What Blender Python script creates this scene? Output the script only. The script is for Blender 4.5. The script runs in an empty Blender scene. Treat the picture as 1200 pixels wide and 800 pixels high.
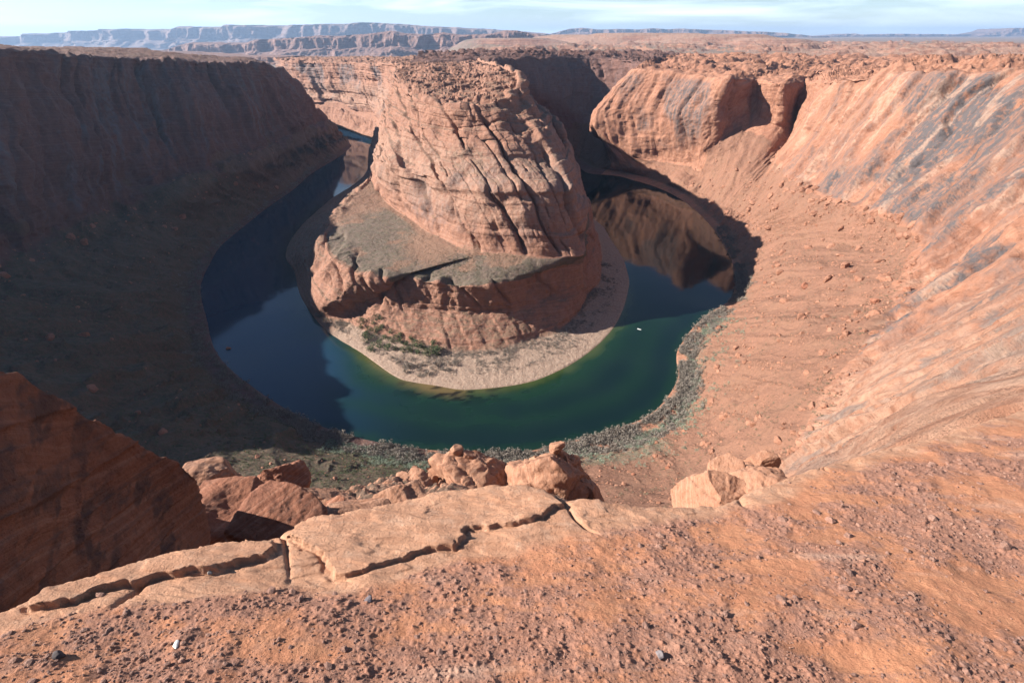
import bpy, math, random
import numpy as np
random.seed(7)
rng = np.random.default_rng(7)
sc = bpy.context.scene
D = bpy.data

# ------------------------------------------------------------------ camera, world, sun, exposure
F = 550.0                                    # focal length in photo pixels (1200 wide)
CAMZ = 300.0
PITCH = math.atan(358.0 / F)
CP, SP = math.cos(PITCH), math.sin(PITCH)
cam = D.objects.new('camera', D.cameras.new('camera'))
sc.collection.objects.link(cam)
cam.location = (0, 0, CAMZ)
cam.rotation_euler = (math.pi / 2 - PITCH, 0, 0)
cam.data.sensor_width = 36
cam.data.lens = 36 * F / 1200
cam.data.clip_start = 0.05
cam.data.clip_end = 120000
sc.camera = cam

SUN_AZ, SUN_EL = -87.0, 30.0                 # degrees; azimuth from +Y, negative is left
w = D.worlds.new('World'); sc.world = w; w.use_nodes = True
nt = w.node_tree; nt.nodes.clear()
wo = nt.nodes.new('ShaderNodeOutputWorld'); bg = nt.nodes.new('ShaderNodeBackground')
sky = nt.nodes.new('ShaderNodeTexSky'); sky.sky_type = 'NISHITA'; sky.sun_disc = False
sky.sun_elevation = math.radians(SUN_EL); sky.sun_rotation = math.radians(SUN_AZ)
sky.altitude = 1300; sky.air_density = 1.0; sky.dust_density = 0.1; sky.ozone_density = 3.0
# thin cirrus streaks in the sky itself
tc = nt.nodes.new('ShaderNodeTexCoord'); mp = nt.nodes.new('ShaderNodeMapping')
mp.inputs['Scale'].default_value = (2.2, 2.2, 26); mp.inputs['Rotation'].default_value = (0.05, 0.07, 0.3)
no = nt.nodes.new('ShaderNodeTexNoise'); no.inputs['Scale'].default_value = 1.6; no.inputs['Detail'].default_value = 6
no.inputs['Distortion'].default_value = 0.6
rp = nt.nodes.new('ShaderNodeMapRange'); rp.inputs[1].default_value = 0.46; rp.inputs[2].default_value = 0.72
rp.inputs[3].default_value = 0.0; rp.inputs[4].default_value = 0.8
mx = nt.nodes.new('ShaderNodeMix'); mx.data_type = 'RGBA'
mx.inputs[7].default_value = (11.5, 13.0, 13.8, 1)
nt.links.new(tc.outputs['Generated'], mp.inputs[0]); nt.links.new(mp.outputs[0], no.inputs[0])
nt.links.new(no.outputs[0], rp.inputs[0]); sz = nt.nodes.new('ShaderNodeSeparateXYZ'); nt.links.new(tc.outputs['Generated'], sz.inputs[0])
lo = nt.nodes.new('ShaderNodeMapRange'); nt.links.new(sz.outputs[2], lo.inputs[0])
lo.inputs[1].default_value = 0.12; lo.inputs[2].default_value = 0.4; lo.inputs[3].default_value = 1.0; lo.inputs[4].default_value = 0.08
mm = nt.nodes.new('ShaderNodeMath'); mm.operation = 'MULTIPLY'; nt.links.new(rp.outputs[0], mm.inputs[0]); nt.links.new(lo.outputs[0], mm.inputs[1])
nt.links.new(mm.outputs[0], mx.inputs[0])
nt.links.new(sky.outputs[0], mx.inputs[6]); nt.links.new(mx.outputs[2], bg.inputs[0])
bg.inputs[1].default_value = 0.05
nt.links.new(bg.outputs[0], wo.inputs[0])

sl = D.lights.new('sun', 'SUN'); sl.energy = 5.0; sl.angle = math.radians(0.5); sl.color = (1.0, 0.93, 0.84)
sun = D.objects.new('sun', sl); sc.collection.objects.link(sun)
az, el = math.radians(SUN_AZ), math.radians(SUN_EL)
SD = np.array([math.sin(az) * math.cos(el), math.cos(az) * math.cos(el), math.sin(el)])
sun.rotation_euler = (math.pi / 2 - el, 0, math.pi - az)
from mathutils import Vector
sun.rotation_euler = Vector(SD).to_track_quat('Z', 'Y').to_euler()
sc.view_settings.view_transform = 'Standard'; sc.view_settings.look = 'None'
sc.view_settings.gamma = 1.0; sc.view_settings.exposure = 1.5
sc.view_settings.use_curve_mapping = False
sc.cycles.volume_bounces = 0
sc.cycles.max_bounces = 6; sc.cycles.diffuse_bounces = 2

# ------------------------------------------------------------------ helpers: geometry from the photo
def ray(px, py):
    x = (px - 600) / F; y = -(py - 400) / F
    return np.array([x, CP + y * SP, -SP + y * CP])
def P(px, py, z):                            # point at height z above the river
    d = ray(px, py); t = (z - CAMZ) / d[2]
    return (d[0] * t, d[1] * t, z)
def PY(px, py, Y):                           # point at ground distance Y in front of the camera
    d = ray(px, py); t = Y / d[1]
    return (d[0] * t, Y, CAMZ + d[2] * t)
def W(x, y, z): return (x, y, z)

# ------------------------------------------------------------------ noise in numpy
def _h(ix, iy, iz, s):
    h = (ix.astype(np.uint32) * np.uint32(374761393) + iy.astype(np.uint32) * np.uint32(668265263)
         + iz.astype(np.uint32) * np.uint32(2147483647) + np.uint32((s * 974634777 + 1013904223) & 0xffffffff))
    h = (h ^ (h >> np.uint32(13))) * np.uint32(1274126177)
    h = (h ^ (h >> np.uint32(16))) * np.uint32(2246822519)
    h ^= h >> np.uint32(15)
    return (h & np.uint32(0xffffff)).astype(np.float32) / np.float32(16777215.0)
def vn(p, s=0):                              # value noise, -1..1
    p = np.asarray(p, dtype=np.float64)
    i = np.floor(p); f = (p - i).astype(np.float32); i = i.astype(np.int64)
    f = f * f * f * (f * (f * 6 - 15) + 10)
    x, y, z = i[:, 0], i[:, 1], i[:, 2]; fx, fy, fz = f[:, 0], f[:, 1], f[:, 2]
    def L(a, b, t): return a + (b - a) * t
    r = L(L(L(_h(x, y, z, s), _h(x+1, y, z, s), fx), L(_h(x, y+1, z, s), _h(x+1, y+1, z, s), fx), fy),
          L(L(_h(x, y, z+1, s), _h(x+1, y, z+1, s), fx), L(_h(x, y+1, z+1, s), _h(x+1, y+1, z+1, s), fx), fy), fz)
    return r * 2 - 1
ROT = np.array([[0.36, 0.48, -0.8], [-0.8, 0.6, 0.0], [0.48, 0.64, 0.6]])
def fbm(p, o=4, s=0, g=0.5, ridge=False):
    r = 0; a = 1.0; t = 0; p = np.asarray(p) @ ROT.T
    for k in range(o):
        n = vn(p, s + k)
        r = r + a * ((1 - np.abs(n) * 2) if ridge else n); t += a
        a *= g; p = (p @ ROT.T) * 2.03 + 17.3
    return r / t
def cells(p, s=0):                           # worley: F1, F2, id hash
    i = np.floor(p).astype(np.int64); f = (p - i).astype(np.float32)
    d1 = np.full(len(p), 9.0, np.float32); d2 = d1.copy(); idh = np.zeros(len(p), np.float32)
    for dx in (-1, 0, 1):
        for dy in (-1, 0, 1):
            for dz in (-1, 0, 1):
                a, b, c = i[:, 0] + dx, i[:, 1] + dy, i[:, 2] + dz
                q = (dx + _h(a, b, c, s) - f[:, 0]) ** 2 + (dy + _h(a, b, c, s + 1) - f[:, 1]) ** 2 + (dz + _h(a, b, c, s + 2) - f[:, 2]) ** 2
                m = q < d1
                d2 = np.where(m, d1, np.minimum(d2, q)); idh = np.where(m, _h(a, b, c, s + 3), idh); d1 = np.where(m, q, d1)
    return np.sqrt(d1), np.sqrt(d2), idh
def sst(a, b, x):
    t = np.clip((x - a) / (b - a), 0, 1); return t * t * (3 - 2 * t)
def terrace(h, step, soft=0.55):
    t = h / step; i = np.floor(t); f = t - i
    return (i + sst(soft, 1.0, f)) * step
def h1(i, s):                                # hash of one integer array, 0..1
    return _h(i, i * 0 + 3, i * 0 + 5, s)
def joints(p, n, spacing, seed, width=0.06, warp=0.25, wfreq=None):
    """family of parallel fractures: returns groove (0..1) and per-slab offset (-1..1)"""
    n = np.asarray(n, float); n = n / np.linalg.norm(n)
    wf = wfreq or 1.0 / (spacing * 2.5)
    t = p @ n / spacing + warp * fbm(p * wf, 3, seed + 50)
    i = np.floor(t); f = t - i
    ii = i.astype(np.int64)
    c = 0.25 + 0.5 * h1(ii, seed)             # where the crack sits in its cell
    on = h1(ii, seed + 9) > 0.25
    fade = sst(-0.25, 0.2, vn(p * (0.7 / spacing) + h1(ii, seed + 4)[:, None] * 31, seed + 6))
    ad = np.abs(f - c)
    g = (0.6 * np.exp(-(ad / width) ** 2) + 0.4 * np.exp(-ad / (width * 2.5))) * on * fade
    a = h1(ii, seed + 1) * 2 - 1; b = h1(ii + 1, seed + 1) * 2 - 1
    step = a + (b - a) * sst(c - 0.06, c + 0.06, f)
    return g, step

# ------------------------------------------------------------------ helpers: meshes
def newmesh(name, co, faces, mat, attrs=None, smooth=True, kind=None):
    me = D.meshes.new(name)
    co = np.asarray(co, np.float32); faces = np.asarray(faces, np.int32)
    nf, k = faces.shape
    me.vertices.add(len(co)); me.vertices.foreach_set('co', co.ravel())
    me.loops.add(nf * k); me.loops.foreach_set('vertex_index', faces.ravel())
    me.polygons.add(nf); me.polygons.foreach_set('loop_start', np.arange(0, nf * k, k, dtype=np.int32))
    me.polygons.foreach_set('use_smooth', np.full(nf, smooth, bool))
    me.update(calc_edges=True)
    for n, v in (attrs or {}).items():
        v = np.asarray(v, np.float32)
        if v.ndim == 1:
            a = me.attributes.new(n, 'FLOAT', 'POINT'); a.data.foreach_set('value', v)
        else:
            a = me.attributes.new(n, 'FLOAT_VECTOR', 'POINT'); a.data.foreach_set('vector', v.ravel())
    me.materials.append(mat)
    o = D.objects.new(name, me); sc.collection.objects.link(o)
    if kind: o['kind'] = kind
    return o
def gridfaces(nu, nv, flip=False):
    a = np.arange(nu * nv).reshape(nu, nv)
    f = np.stack([a[:-1, :-1], a[1:, :-1], a[1:, 1:], a[:-1, 1:]], -1).reshape(-1, 4)
    return f[:, ::-1] if flip else f
def pchip(K, t):
    """monotone cubic through K (n, ...) at float indices t"""
    n = len(K); d = np.diff(K, axis=0); m = np.zeros_like(K)
    a, b = d[:-1], d[1:]
    with np.errstate(divide='ignore', invalid='ignore'):
        hm = np.where(a * b > 0, 2 * a * b / (a + b), 0)
    m[1:-1] = np.nan_to_num(hm); m[0] = d[0]; m[-1] = d[-1]
    i = np.clip(np.floor(t).astype(int), 0, n - 2); f = (t - i).reshape(-1, *([1] * (K.ndim - 1)))
    return ((2*f**3 - 3*f**2 + 1) * K[i] + (f**3 - 2*f**2 + f) * m[i] + (-2*f**3 + 3*f**2) * K[i+1] + (f**3 - f**2) * m[i+1])
def crom(K, t):
    n = len(K); m = np.empty_like(K); m[1:-1] = (K[2:] - K[:-2]) / 2; m[0] = K[1] - K[0]; m[-1] = K[-1] - K[-2]
    i = np.clip(np.floor(t).astype(int), 0, n - 2); f = (t - i).reshape(-1, *([1] * (K.ndim - 1)))
    return ((2*f**3 - 3*f**2 + 1) * K[i] + (f**3 - 2*f**2 + f) * m[i] + (-2*f**3 + 3*f**2) * K[i+1] + (f**3 - f**2) * m[i+1])
def spread_idx(K, n, axis, floor=0.02):
    """float indices along axis of control net K, spaced by apparent size"""
    A = np.moveaxis(K, axis, 0)
    mid = (A[1:] + A[:-1]) / 2 - np.array([0, 0, CAMZ])
    L = np.linalg.norm(A[1:] - A[:-1], axis=-1) / np.maximum(np.linalg.norm(mid, axis=-1), 1.0)
    q = topix(mid + np.array([0, 0, CAMZ]))
    inn = (q[..., 0] > -120) & (q[..., 0] < 1320) & (q[..., 1] > 0) & (q[..., 1] < 760) & (mid[..., 1] > 5)
    L = L * np.where(inn, 1.0, 0.12); L = np.minimum(L, 0.5)
    L = L.mean(axis=1) * 0.6 + L.max(axis=1) * 0.4
    L = np.maximum(L, floor * L.max()); c = np.concatenate([[0], np.cumsum(L)])
    return np.interp(np.linspace(0, c[-1], n), c, np.arange(len(c)))
def shore_row(C, shore):
    """put an explicit waterline row in: row 0 goes out under the river, the new row stands just above it"""
    K = np.array(C, float); a = K[:, 0].copy(); bnk = K[:, 1]
    d = a[:, :2] - bnk[:, :2]; d /= np.maximum(np.linalg.norm(d, axis=1, keepdims=True), 1e-6)
    r0 = a.copy(); ln = np.clip(-a[:, 2], 1, 6)
    # rows were unprojected at their own height: bring them back to the water level along the view ray
    cam_ = np.array([0, 0, CAMZ]); t = CAMZ / (CAMZ - a[:, 2:3]); w0 = cam_ + (a - cam_) * t
    w0 = np.where(np.array(shore)[:, None], w0, a); w0[:, 2] = 0.5
    r0 = w0.copy(); r0[:, :2] += d * 9; r0[:, 2] = -5
    return np.concatenate([r0[:, None], w0[:, None], K[:, 1:]], axis=1)
def bench_rows(K):
    """split the lower and upper bench into an outer lip and a back edge"""
    K = np.array(K, float); out = [K[:, r] for r in range(K.shape[1])]
    d = K[:, 9] - K[:, 5]; d[:, 2] = 0; L_ = np.linalg.norm(d, axis=1, keepdims=True); d /= np.maximum(L_, 1)
    a5 = K[:, 5] - d * 9; b5 = K[:, 5] + d * 12; b5[:, 2] += 5; a5[:, 2] -= 5
    a6 = K[:, 6] - d * 5; b6 = K[:, 6] + d * 7; b6[:, 2] += 3; a6[:, 2] -= 3
    return np.stack(out[:5] + [a5, b5, a6, b6] + out[7:], axis=1)
def unbench(t): return np.interp(t, [0, 4, 5, 6, 7, 8, 9, 11], [0, 4, 4.9, 5.1, 5.9, 6.1, 7, 9])
def unshift(tv): return np.interp(tv, [0, 1, 2, 30], [0, 0.3, 1, 29])
def net(K, nu, nv, smooth_v=3, blend=0.5, vf=None):
    K = np.array(K, float)                    # (cols, rows, 3)
    tu = spread_idx(K, nu, 0, 0.1); tv = spread_idx(K, nv, 1)
    G = pchip(K, tu)                          # (nu, rows, 3)
    Gt = np.moveaxis(G, 1, 0)
    lin = np.empty((nv,) + Gt.shape[1:]); i = np.clip(np.floor(tv).astype(int), 0, len(Gt) - 2); f = (tv - i)[:, None, None]
    lin = Gt[i] * (1 - f) + Gt[i + 1] * f
    cub = pchip(Gt, tv)
    R = lin * (1 - blend) + cub * blend
    for _ in range(smooth_v):
        R[1:-1] = (R[:-2] + 2 * R[1:-1] + R[2:]) / 4
    return np.moveaxis(R, 0, 1), tu, tv       # (nu, nv, 3)
def gnormals(G, flip=False):
    du = np.gradient(G, axis=0); dv = np.gradient(G, axis=1)
    n = np.cross(du, dv); n /= np.maximum(np.linalg.norm(n, axis=-1, keepdims=True), 1e-9)
    return -n if flip else n
def sdseg(p, poly, closed=True):
    """unsigned distance to polyline, and inside flag"""
    poly = np.asarray(poly, float)[:, :2]; x, y = p[:, 0], p[:, 1]
    d = np.full(len(x), 1e18); ins = np.zeros(len(x), bool)
    n = len(poly)
    for k in range(n if closed else n - 1):
        a = poly[k]; b = poly[(k + 1) % n]; e = b - a
        t = np.clip(((x - a[0]) * e[0] + (y - a[1]) * e[1]) / max(e @ e, 1e-12), 0, 1)
        d = np.minimum(d, (x - a[0] - t * e[0]) ** 2 + (y - a[1] - t * e[1]) ** 2)
        if closed:
            c = ((a[1] > y) != (b[1] > y)) & (x < (b[0] - a[0]) * (y - a[1]) / (b[1] - a[1] + 1e-12) + a[0])
            ins ^= c
    return np.sqrt(d), ins
def sdpoly(p, poly):                          # positive inside
    d, i = sdseg(p, poly); return np.where(i, d, -d)
def topix(p):
    r = p - np.array([0, 0, CAMZ]); zc = r[..., 1] * CP - r[..., 2] * SP; up = r[..., 1] * SP + r[..., 2] * CP
    zc = np.maximum(zc, 0.01)
    return np.stack([600 + F * r[..., 0] / zc, 400 - F * up / zc], -1)

# ------------------------------------------------------------------ materials
def mat(name):
    m = D.materials.new(name); m.use_nodes = True
    t = m.node_tree; b = t.nodes['Principled BSDF']
    return m, t, b
class N:
    def __init__(s, t): s.t = t
    def n(s, k, **kw):
        n = s.t.nodes.new(k)
        for a, v in kw.items(): setattr(n, a, v)
        return n
    def l(s, a, b): s.t.links.new(a, b)
    def attr(s, name): return s.n('ShaderNodeAttribute', attribute_name=name).outputs['Fac']
    def noise(s, co, scale, detail=4, rough=0.55, dist=0.0):
        n = s.n('ShaderNodeTexNoise'); n.inputs['Scale'].default_value = scale; n.inputs['Detail'].default_value = detail
        n.inputs['Roughness'].default_value = rough; n.inputs['Distortion'].default_value = dist; s.l(co, n.inputs['Vector']); return n.outputs[0]
    def map(s, co, sca=(1, 1, 1), rot=(0, 0, 0)):
        n = s.n('ShaderNodeMapping'); n.inputs['Scale'].default_value = sca; n.inputs['Rotation'].default_value = rot; s.l(co, n.inputs[0]); return n.outputs[0]
    def rng(s, v, a, b, c=0., d=1.):
        n = s.n('ShaderNodeMapRange'); s.l(v, n.inputs[0])
        for k, q in enumerate((a, b, c, d)): n.inputs[k + 1].default_value = q
        return n.outputs[0]
    def mix(s, f, a, b, typ='MIX'):
        n = s.n('ShaderNodeMix', data_type='RGBA', blend_type=typ)
        for sock, v in ((n.inputs[0], f), (n.inputs[6], a), (n.inputs[7], b)):
            if hasattr(v, 'is_linked'): s.l(v, sock)
            elif isinstance(v, (int, float)): sock.default_value = v
            else: sock.default_value = (*v, 1)
        return n.outputs[2]
    def math(s, op, a, b=0.0, clamp=False):
        n = s.n('ShaderNodeMath', operation=op, use_clamp=clamp)
        for sock, v in ((n.inputs[0], a), (n.inputs[1], b)):
            if hasattr(v, 'is_linked'): s.l(v, sock)
            else: sock.default_value = v
        return n.outputs[0]
    def bump(s, h, dist, strength=1.0, prev=None):
        n = s.n('ShaderNodeBump'); n.inputs['Distance'].default_value = dist; n.inputs['Strength'].default_value = strength
        s.l(h, n.inputs['Height'])
        if prev is not None: s.l(prev, n.inputs['Normal'])
        return n.outputs[0]

def rock_mat(name, a, b, c, u=1.0, strata=(0, 0, 1), strata_f=0.12, varn=(0.12, 0.10, 0.10), dirt=(0.17, 0.105, 0.072),
             veg=(0.085, 0.085, 0.05), pale=(0.52, 0.36, 0.27), bump=1.0, streak=0.5, sb=0.55):
    """u: size in metres of the main detail"""
    m, t, bs = mat(name); k = N(t)
    pos = k.n('ShaderNodeNewGeometry').outputs['Position']
    n1 = k.noise(pos, 0.06 / u, 6, 0.6, 0.4); n2 = k.noise(pos, 0.45 / u, 6, 0.6); n3 = k.noise(pos, 2.2 / u, 5, 0.65)
    col = k.mix(k.rng(n1, 0.36, 0.64), a, b)
    col = k.mix(k.rng(n2, 0.42, 0.68, 0, 0.6), col, c)
    # bedding: thin colour bands along the strata direction, bent by noise
    dn = k.n('ShaderNodeVectorMath', operation='DOT_PRODUCT'); k.l(pos, dn.inputs[0]); dn.inputs[1].default_value = strata
    w1 = k.math('ADD', k.math('MULTIPLY', dn.outputs['Value'], strata_f), k.math('MULTIPLY', k.noise(pos, 0.03 / u, 4), 1.6 / 1.0))
    cb = k.n('ShaderNodeCombineXYZ'); k.l(w1, cb.inputs[2])
    bands = k.noise(cb.outputs[0], 3.0, 5, 0.7)
    col = k.mix(k.rng(bands, 0.35, 0.7, 0.0, 0.55), col, tuple(x * 0.62 for x in b))
    col = k.mix(k.rng(bands, 0.5, 0.28, 0.0, 0.35), col, pale)
    # dark streaks running down the face
    ps = k.map(pos, (0.35 / u, 0.35 / u, 0.03 / u))
    st = k.noise(ps, 1.0, 5, 0.6, 0.3)
    va = k.attr('varn')
    col = k.mix(k.math('MULTIPLY', k.rng(st, 0.5, 0.72, 0.0, streak), 0.8), col, tuple(x * 1.15 for x in varn))
    vf = k.math('MULTIPLY', va, k.rng(k.math('ADD', k.math('MULTIPLY', st, 0.5), k.math('MULTIPLY', n2, 0.5)), 0.36, 0.56), True)
    col = k.mix(vf, col, k.mix(k.rng(n3, 0.3, 0.7), varn, tuple(x * 1.25 for x in varn)))
    pa = k.attr('pale')
    col = k.mix(k.math('MULTIPLY', pa, k.rng(n2, 0.3, 0.6), True), col, pale)
    # loose dirt and rubble
    di = k.attr('dirt')
    spk = k.noise(pos, 1.3 / u, 4, 0.7)
    dcol = k.mix(k.rng(spk, 0.35, 0.65), dirt, tuple(x * 0.72 for x in dirt))
    dcol = k.mix(k.rng(n3, 0.6, 0.75, 0, 0.5), dcol, pale)
    dcol = k.mix(k.rng(n1, 0.4, 0.65, 0, 0.5), dcol, (dirt[0] * 0.75, dirt[1] * 0.85, dirt[2] * 0.85))
    dcol = k.mix(k.math('MULTIPLY', k.attr('rubble'), k.rng(spk, 0.4, 0.6), True), dcol, tuple(x * 0.55 for x in dirt))
    dcol = k.mix(k.math('MULTIPLY', pa, k.rng(spk, 0.25, 0.6), True), dcol, pale)
    dm = k.rng(k.math('ADD', di, k.math('MULTIPLY', k.math('SUBTRACT', n2, 0.5), 0.8)), 0.4, 0.6)
    col = k.mix(dm, col, dcol)
    ve = k.attr('veg')
    vs = k.noise(pos, 0.9 / u, 5, 0.75)
    vm = k.rng(k.math('ADD', ve, k.math('MULTIPLY', k.math('SUBTRACT', vs, 0.5), 1.6)), 0.45, 0.75, 0, 0.9)
    vcol = k.mix(k.rng(k.noise(pos, 0.25 / u, 4), 0.35, 0.65), veg, (veg[0] * 1.5, veg[1] * 1.25, veg[2] * 1.4))
    col = k.mix(vm, col, vcol)
    # fine value variation
    col = k.mix(k.rng(n3, 0.3, 0.75, 0.0, 0.45), col, k.mix(1.0, col, (0.55, 0.5, 0.5), 'MULTIPLY'))
    k.l(col, bs.inputs['Base Color'])
    bs.inputs['Roughness'].default_value = 0.88; bs.inputs['Specular IOR Level'].default_value = 0.25
    # relief
    nb = k.noise(pos, 0.35 / u, 8, 0.62, 0.3)
    b1 = k.bump(nb, 1.6 * u, 0.8 * bump)
    b2 = k.bump(bands, 0.8 * u, sb * bump, b1)
    b3 = k.bump(k.noise(pos, 2.5 / u, 6, 0.7), 0.35 * u, 0.8 * bump, b2)
    k.l(b3, bs.inputs['Normal'])
    return m

M_wall_shade = rock_mat('sandstone_wall_shade', veg=(0.07, 0.07, 0.04), sb=0.12, pale=(0.2, 0.125, 0.10), a=(0.175, 0.088, 0.068), b=(0.12, 0.063, 0.053), c=(0.20, 0.112, 0.09), u=3.0, strata=(0.03, 0.1, 1), streak=0.55)  # varnished walls left and far, their shade deepened in the base colours
M_slick = rock_mat('slickrock', (0.38, 0.185, 0.115), (0.28, 0.125, 0.076), (0.42, 0.23, 0.155), u=2.2, strata=(-0.19, 0.95, 0.25), strata_f=0.06, sb=0.4, pale=(0.43, 0.28, 0.20),
                   varn=(0.088, 0.076, 0.076), dirt=(0.27, 0.137, 0.09), streak=0.2, veg=(0.11, 0.115, 0.075))
M_pen = rock_mat('butte_sandstone', (0.34, 0.17, 0.112), (0.27, 0.13, 0.085), (0.38, 0.215, 0.15), u=2.2, strata=(0.05, 0.1, 1), strata_f=0.16,
                 dirt=(0.25, 0.145, 0.098), veg=(0.10, 0.088, 0.062), pale=(0.35, 0.26, 0.20), streak=0.3)
M_near = rock_mat('near_sandstone', (0.40, 0.205, 0.125), (0.33, 0.155, 0.092), (0.44, 0.255, 0.17), u=0.6, strata=(0.45, -0.5, 0.75), strata_f=0.7, streak=0.15, bump=0.8)
M_dark = rock_mat('red_sandstone', (0.36, 0.15, 0.085), (0.28, 0.11, 0.065), (0.40, 0.18, 0.11), u=0.5, strata=(-0.55, 0.35, 0.75), strata_f=1.2, streak=0.3, varn=(0.10, 0.06, 0.05))
M_far = rock_mat('plateau_rock', (0.32, 0.165, 0.11), (0.26, 0.13, 0.09), (0.34, 0.21, 0.155), u=14.0, strata=(0, 0, 1), strata_f=0.03, veg=(0.145, 0.125, 0.095), dirt=(0.36, 0.22, 0.16), streak=0.0, bump=0.7)

# ------------------------------------------------------------------ river shores (from the photo, at water level)
inner_px = [(440,165),(436,185),(430,207),(400,225),(368,250),(345,275),(336,298),(345,318),(351,342),(366,368),(386,388),(410,399),(424,412),(442,430),(474,444),(510,450),(545,455),(585,452),(620,446),(660,430),(695,407),(720,380),(733,350),(736,325),(728,300),(715,280),(698,263),(690,258)]
outer_px = [(415,150),(408,170),(395,188),(366,203),(340,225),(314,243),(290,262),(262,285),(245,310),(235,335),(236,352),(243,378),(248,402),(262,425),(298,446),(308,465),(332,478),(362,494),(400,508),(450,520),(500,527),(560,531),(610,530),(650,522),(690,512),(730,500),(760,487),(785,462),(795,440),(793,418),(806,392),(830,368),(855,352),(862,335),(860,315),(850,292),(835,268),(812,245),(790,228),(755,212),(720,203),(695,198),(670,195)]
inner = np.array([P(a, b, 0)[:2] for a, b in inner_px])
outer = np.array([P(a, b, 0)[:2] for a, b in outer_px])

# ------------------------------------------------------------------ the outer canyon wall, one surface from the far right round to the far left
def off(c, d):                               # move points away from the river by d along the plan direction given
    return None
R8 = []
def col(*pts): R8.append([p for p in pts])
# rows: 0 under water, 1 bank, 2 low talus, 3 high talus, 4 cliff foot, 5 cliff mid, 6 rim, 7 plateau near, 8 plateau mid, 9 plateau far
col(W(-250,1180,-6), W(-250,1230,6), W(-260,1270,30), W(-260,1300,60), W(-260,1320,90), W(-260,1345,170), W(-260,1390,246), W(-260,1480,246), W(-300,2100,238), W(-400,3000,180))
col(W(-60,1190,-6), W(-60,1240,6), W(-60,1280,30), W(-60,1310,60), W(-60,1330,90), W(-60,1355,170), PY(575,69,1400), PY(576,65,1510), W(-60,2100,240), W(-60,3000,180))
col(W(80,1280,-6), W(85,1340,6), W(90,1380,30), W(95,1410,60), W(100,1440,95), W(100,1470,170), PY(640,67,1520), PY(640,63.5,1640), W(120,2100,238), W(150,3000,180))
col(W(180,1355,-6), W(190,1410,6), W(200,1460,30), W(215,1510,60), W(225,1550,95), W(235,1580,170), PY(690,68,1630), PY(690,64,1750), W(300,2100,238), W(400,3000,180))
col(W(200,1295,-6), W(222,1300,6), W(250,1330,25), W(290,1370,60), W(340,1430,100), W(350,1470,170), PY(735,71,1520), PY(738,66,1660), W(500,2100,238), W(700,3000,180))
col(W(215,1280,-6), W(235,1287,6), W(250,1275,20), PY(712,172,1370), PY(705,160,1370), PY(708,135,1375), PY(752,77,1360), PY(770,70,1500), W(600,2050,236), W(900,3000,180))
# nose of the sunlit right wall
col(P(722,206,-6), P(726,200,6), P(728,195,20), PY(708,165,1290), PY(694,146,1300), PY(697,130,1300), PY(741,81,1290), PY(765,73,1430), W(660,2000,236), W(1000,3000,180))
col(P(745,212,-6), P(752,206,6), P(757,200,20), PY(752,192,1235), PY(740,180,1250), PY(737,130,1252), PY(768,83,1240), PY(800,74,1420), W(760,1950,236), W(1150,2900,180))
col(P(768,219,-6), P(774,213,6), P(783,206,22), PY(785,198,1170), PY(780,188,1190), PY(775,135,1190), PY(805,87,1180), PY(840,77,1360), W(880,1900,236), W(1350,2900,180))
col(P(790,229,-6), P(797,224,6), P(805,217,22), PY(815,207,1095), PY(812,190,1120), PY(806,135,1125), PY(835,90,1115), PY(880,79,1300), W(1000,1850,236), W(1550,2900,180))
# alcoves
col(P(806,239,-6), P(812,233,5), P(822,224,18), PY(838,200,1040), PY(837,165,1075), PY(838,125,1075), PY(858,93,1062), PY(905,80,1260), W(1120,1800,236), W(1750,2800,180))
col(P(818,249,-6), P(823,243,5), P(834,234,16), PY(855,200,1000), PY(878,134,1095), PY(884,115,1105), PY(887,94,1095), PY(930,82,1270), W(1250,1750,236), W(1900,2750,180))
col(P(826,257,-6), P(832,251,5), P(843,240,16), PY(872,205,960), PY(916,150,1030), PY(915,122,1035), PY(920,98,1022), PY(955,84,1260), W(1380,1700,236), W(2050,2700,180))
col(P(834,266,-6), P(840,258,5), P(855,245,18), PY(885,212,930), PY(938,150,1075), PY(942,122,1090), PY(945,98,1080), PY(985,86,1220), W(1500,1650,238), W(2200,2600,180))
# the lit slickrock ridge
col(P(842,276,-6), P(849,268,5), P(868,252,20), PY(890,228,860), PY(912,190,880), PY(940,150,900), PY(990,94,840), PY(1010,87,960), W(1550,1500,240), W(2400,2400,180))
col(P(850,290,-6), P(858,281,5), P(885,262,28), PY(930,240,720), PY(952,215,735), PY(985,160,760), PY(1030,88,790), PY(1045,82,920), W(1600,1350,242), W(2600,2200,180))
col(P(858,306,-6), P(866,298,5), P(905,275,36), PY(985,258,600), PY(1000,236,610), PY(1035,170,650), PY(1085,83,700), PY(1100,79,850), W(1650,1200,244), W(2800,2000,180))
col(P(861,320,-6), P(871,315,5), P(920,290,45), PY(1045,285,500), PY(1065,250,505), PY(1100,185,560), PY(1140,82,640), PY(1150,79,780), W(1700,1050,244), W(3000,1800,180))
col(P(862,335,-6), P(873,332,5), P(925,318,48), PY(1040,315,440), PY(1090,285,430), PY(1150,200,480), PY(1200,82,590), PY(1215,78,720), W(1750,900,246), W(3100,1500,180))
col(P(855,352,-6), P(868,352,5), P(920,345,50), PY(1020,345,385), PY(1080,325,370), PY(1180,230,395), PY(1290,100,480), PY(1310,90,620), W(1750,750,250), W(3100,1200,180))
col(P(830,368,-6), P(845,374,5), P(900,375,50), PY(1000,368,335), PY(1060,352,322), PY(1190,270,310), PY(1360,150,330), PY(1420,120,450), W(1700,600,255), W(3100,900,180))
col(P(806,392,-6), P(823,397,5), P(885,402,48), PY(985,400,285), PY(1040,385,270), PY(1195,315,235), PY(1420,210,210), W(560,330,272), W(1600,450,262), W(3000,600,180))
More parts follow.
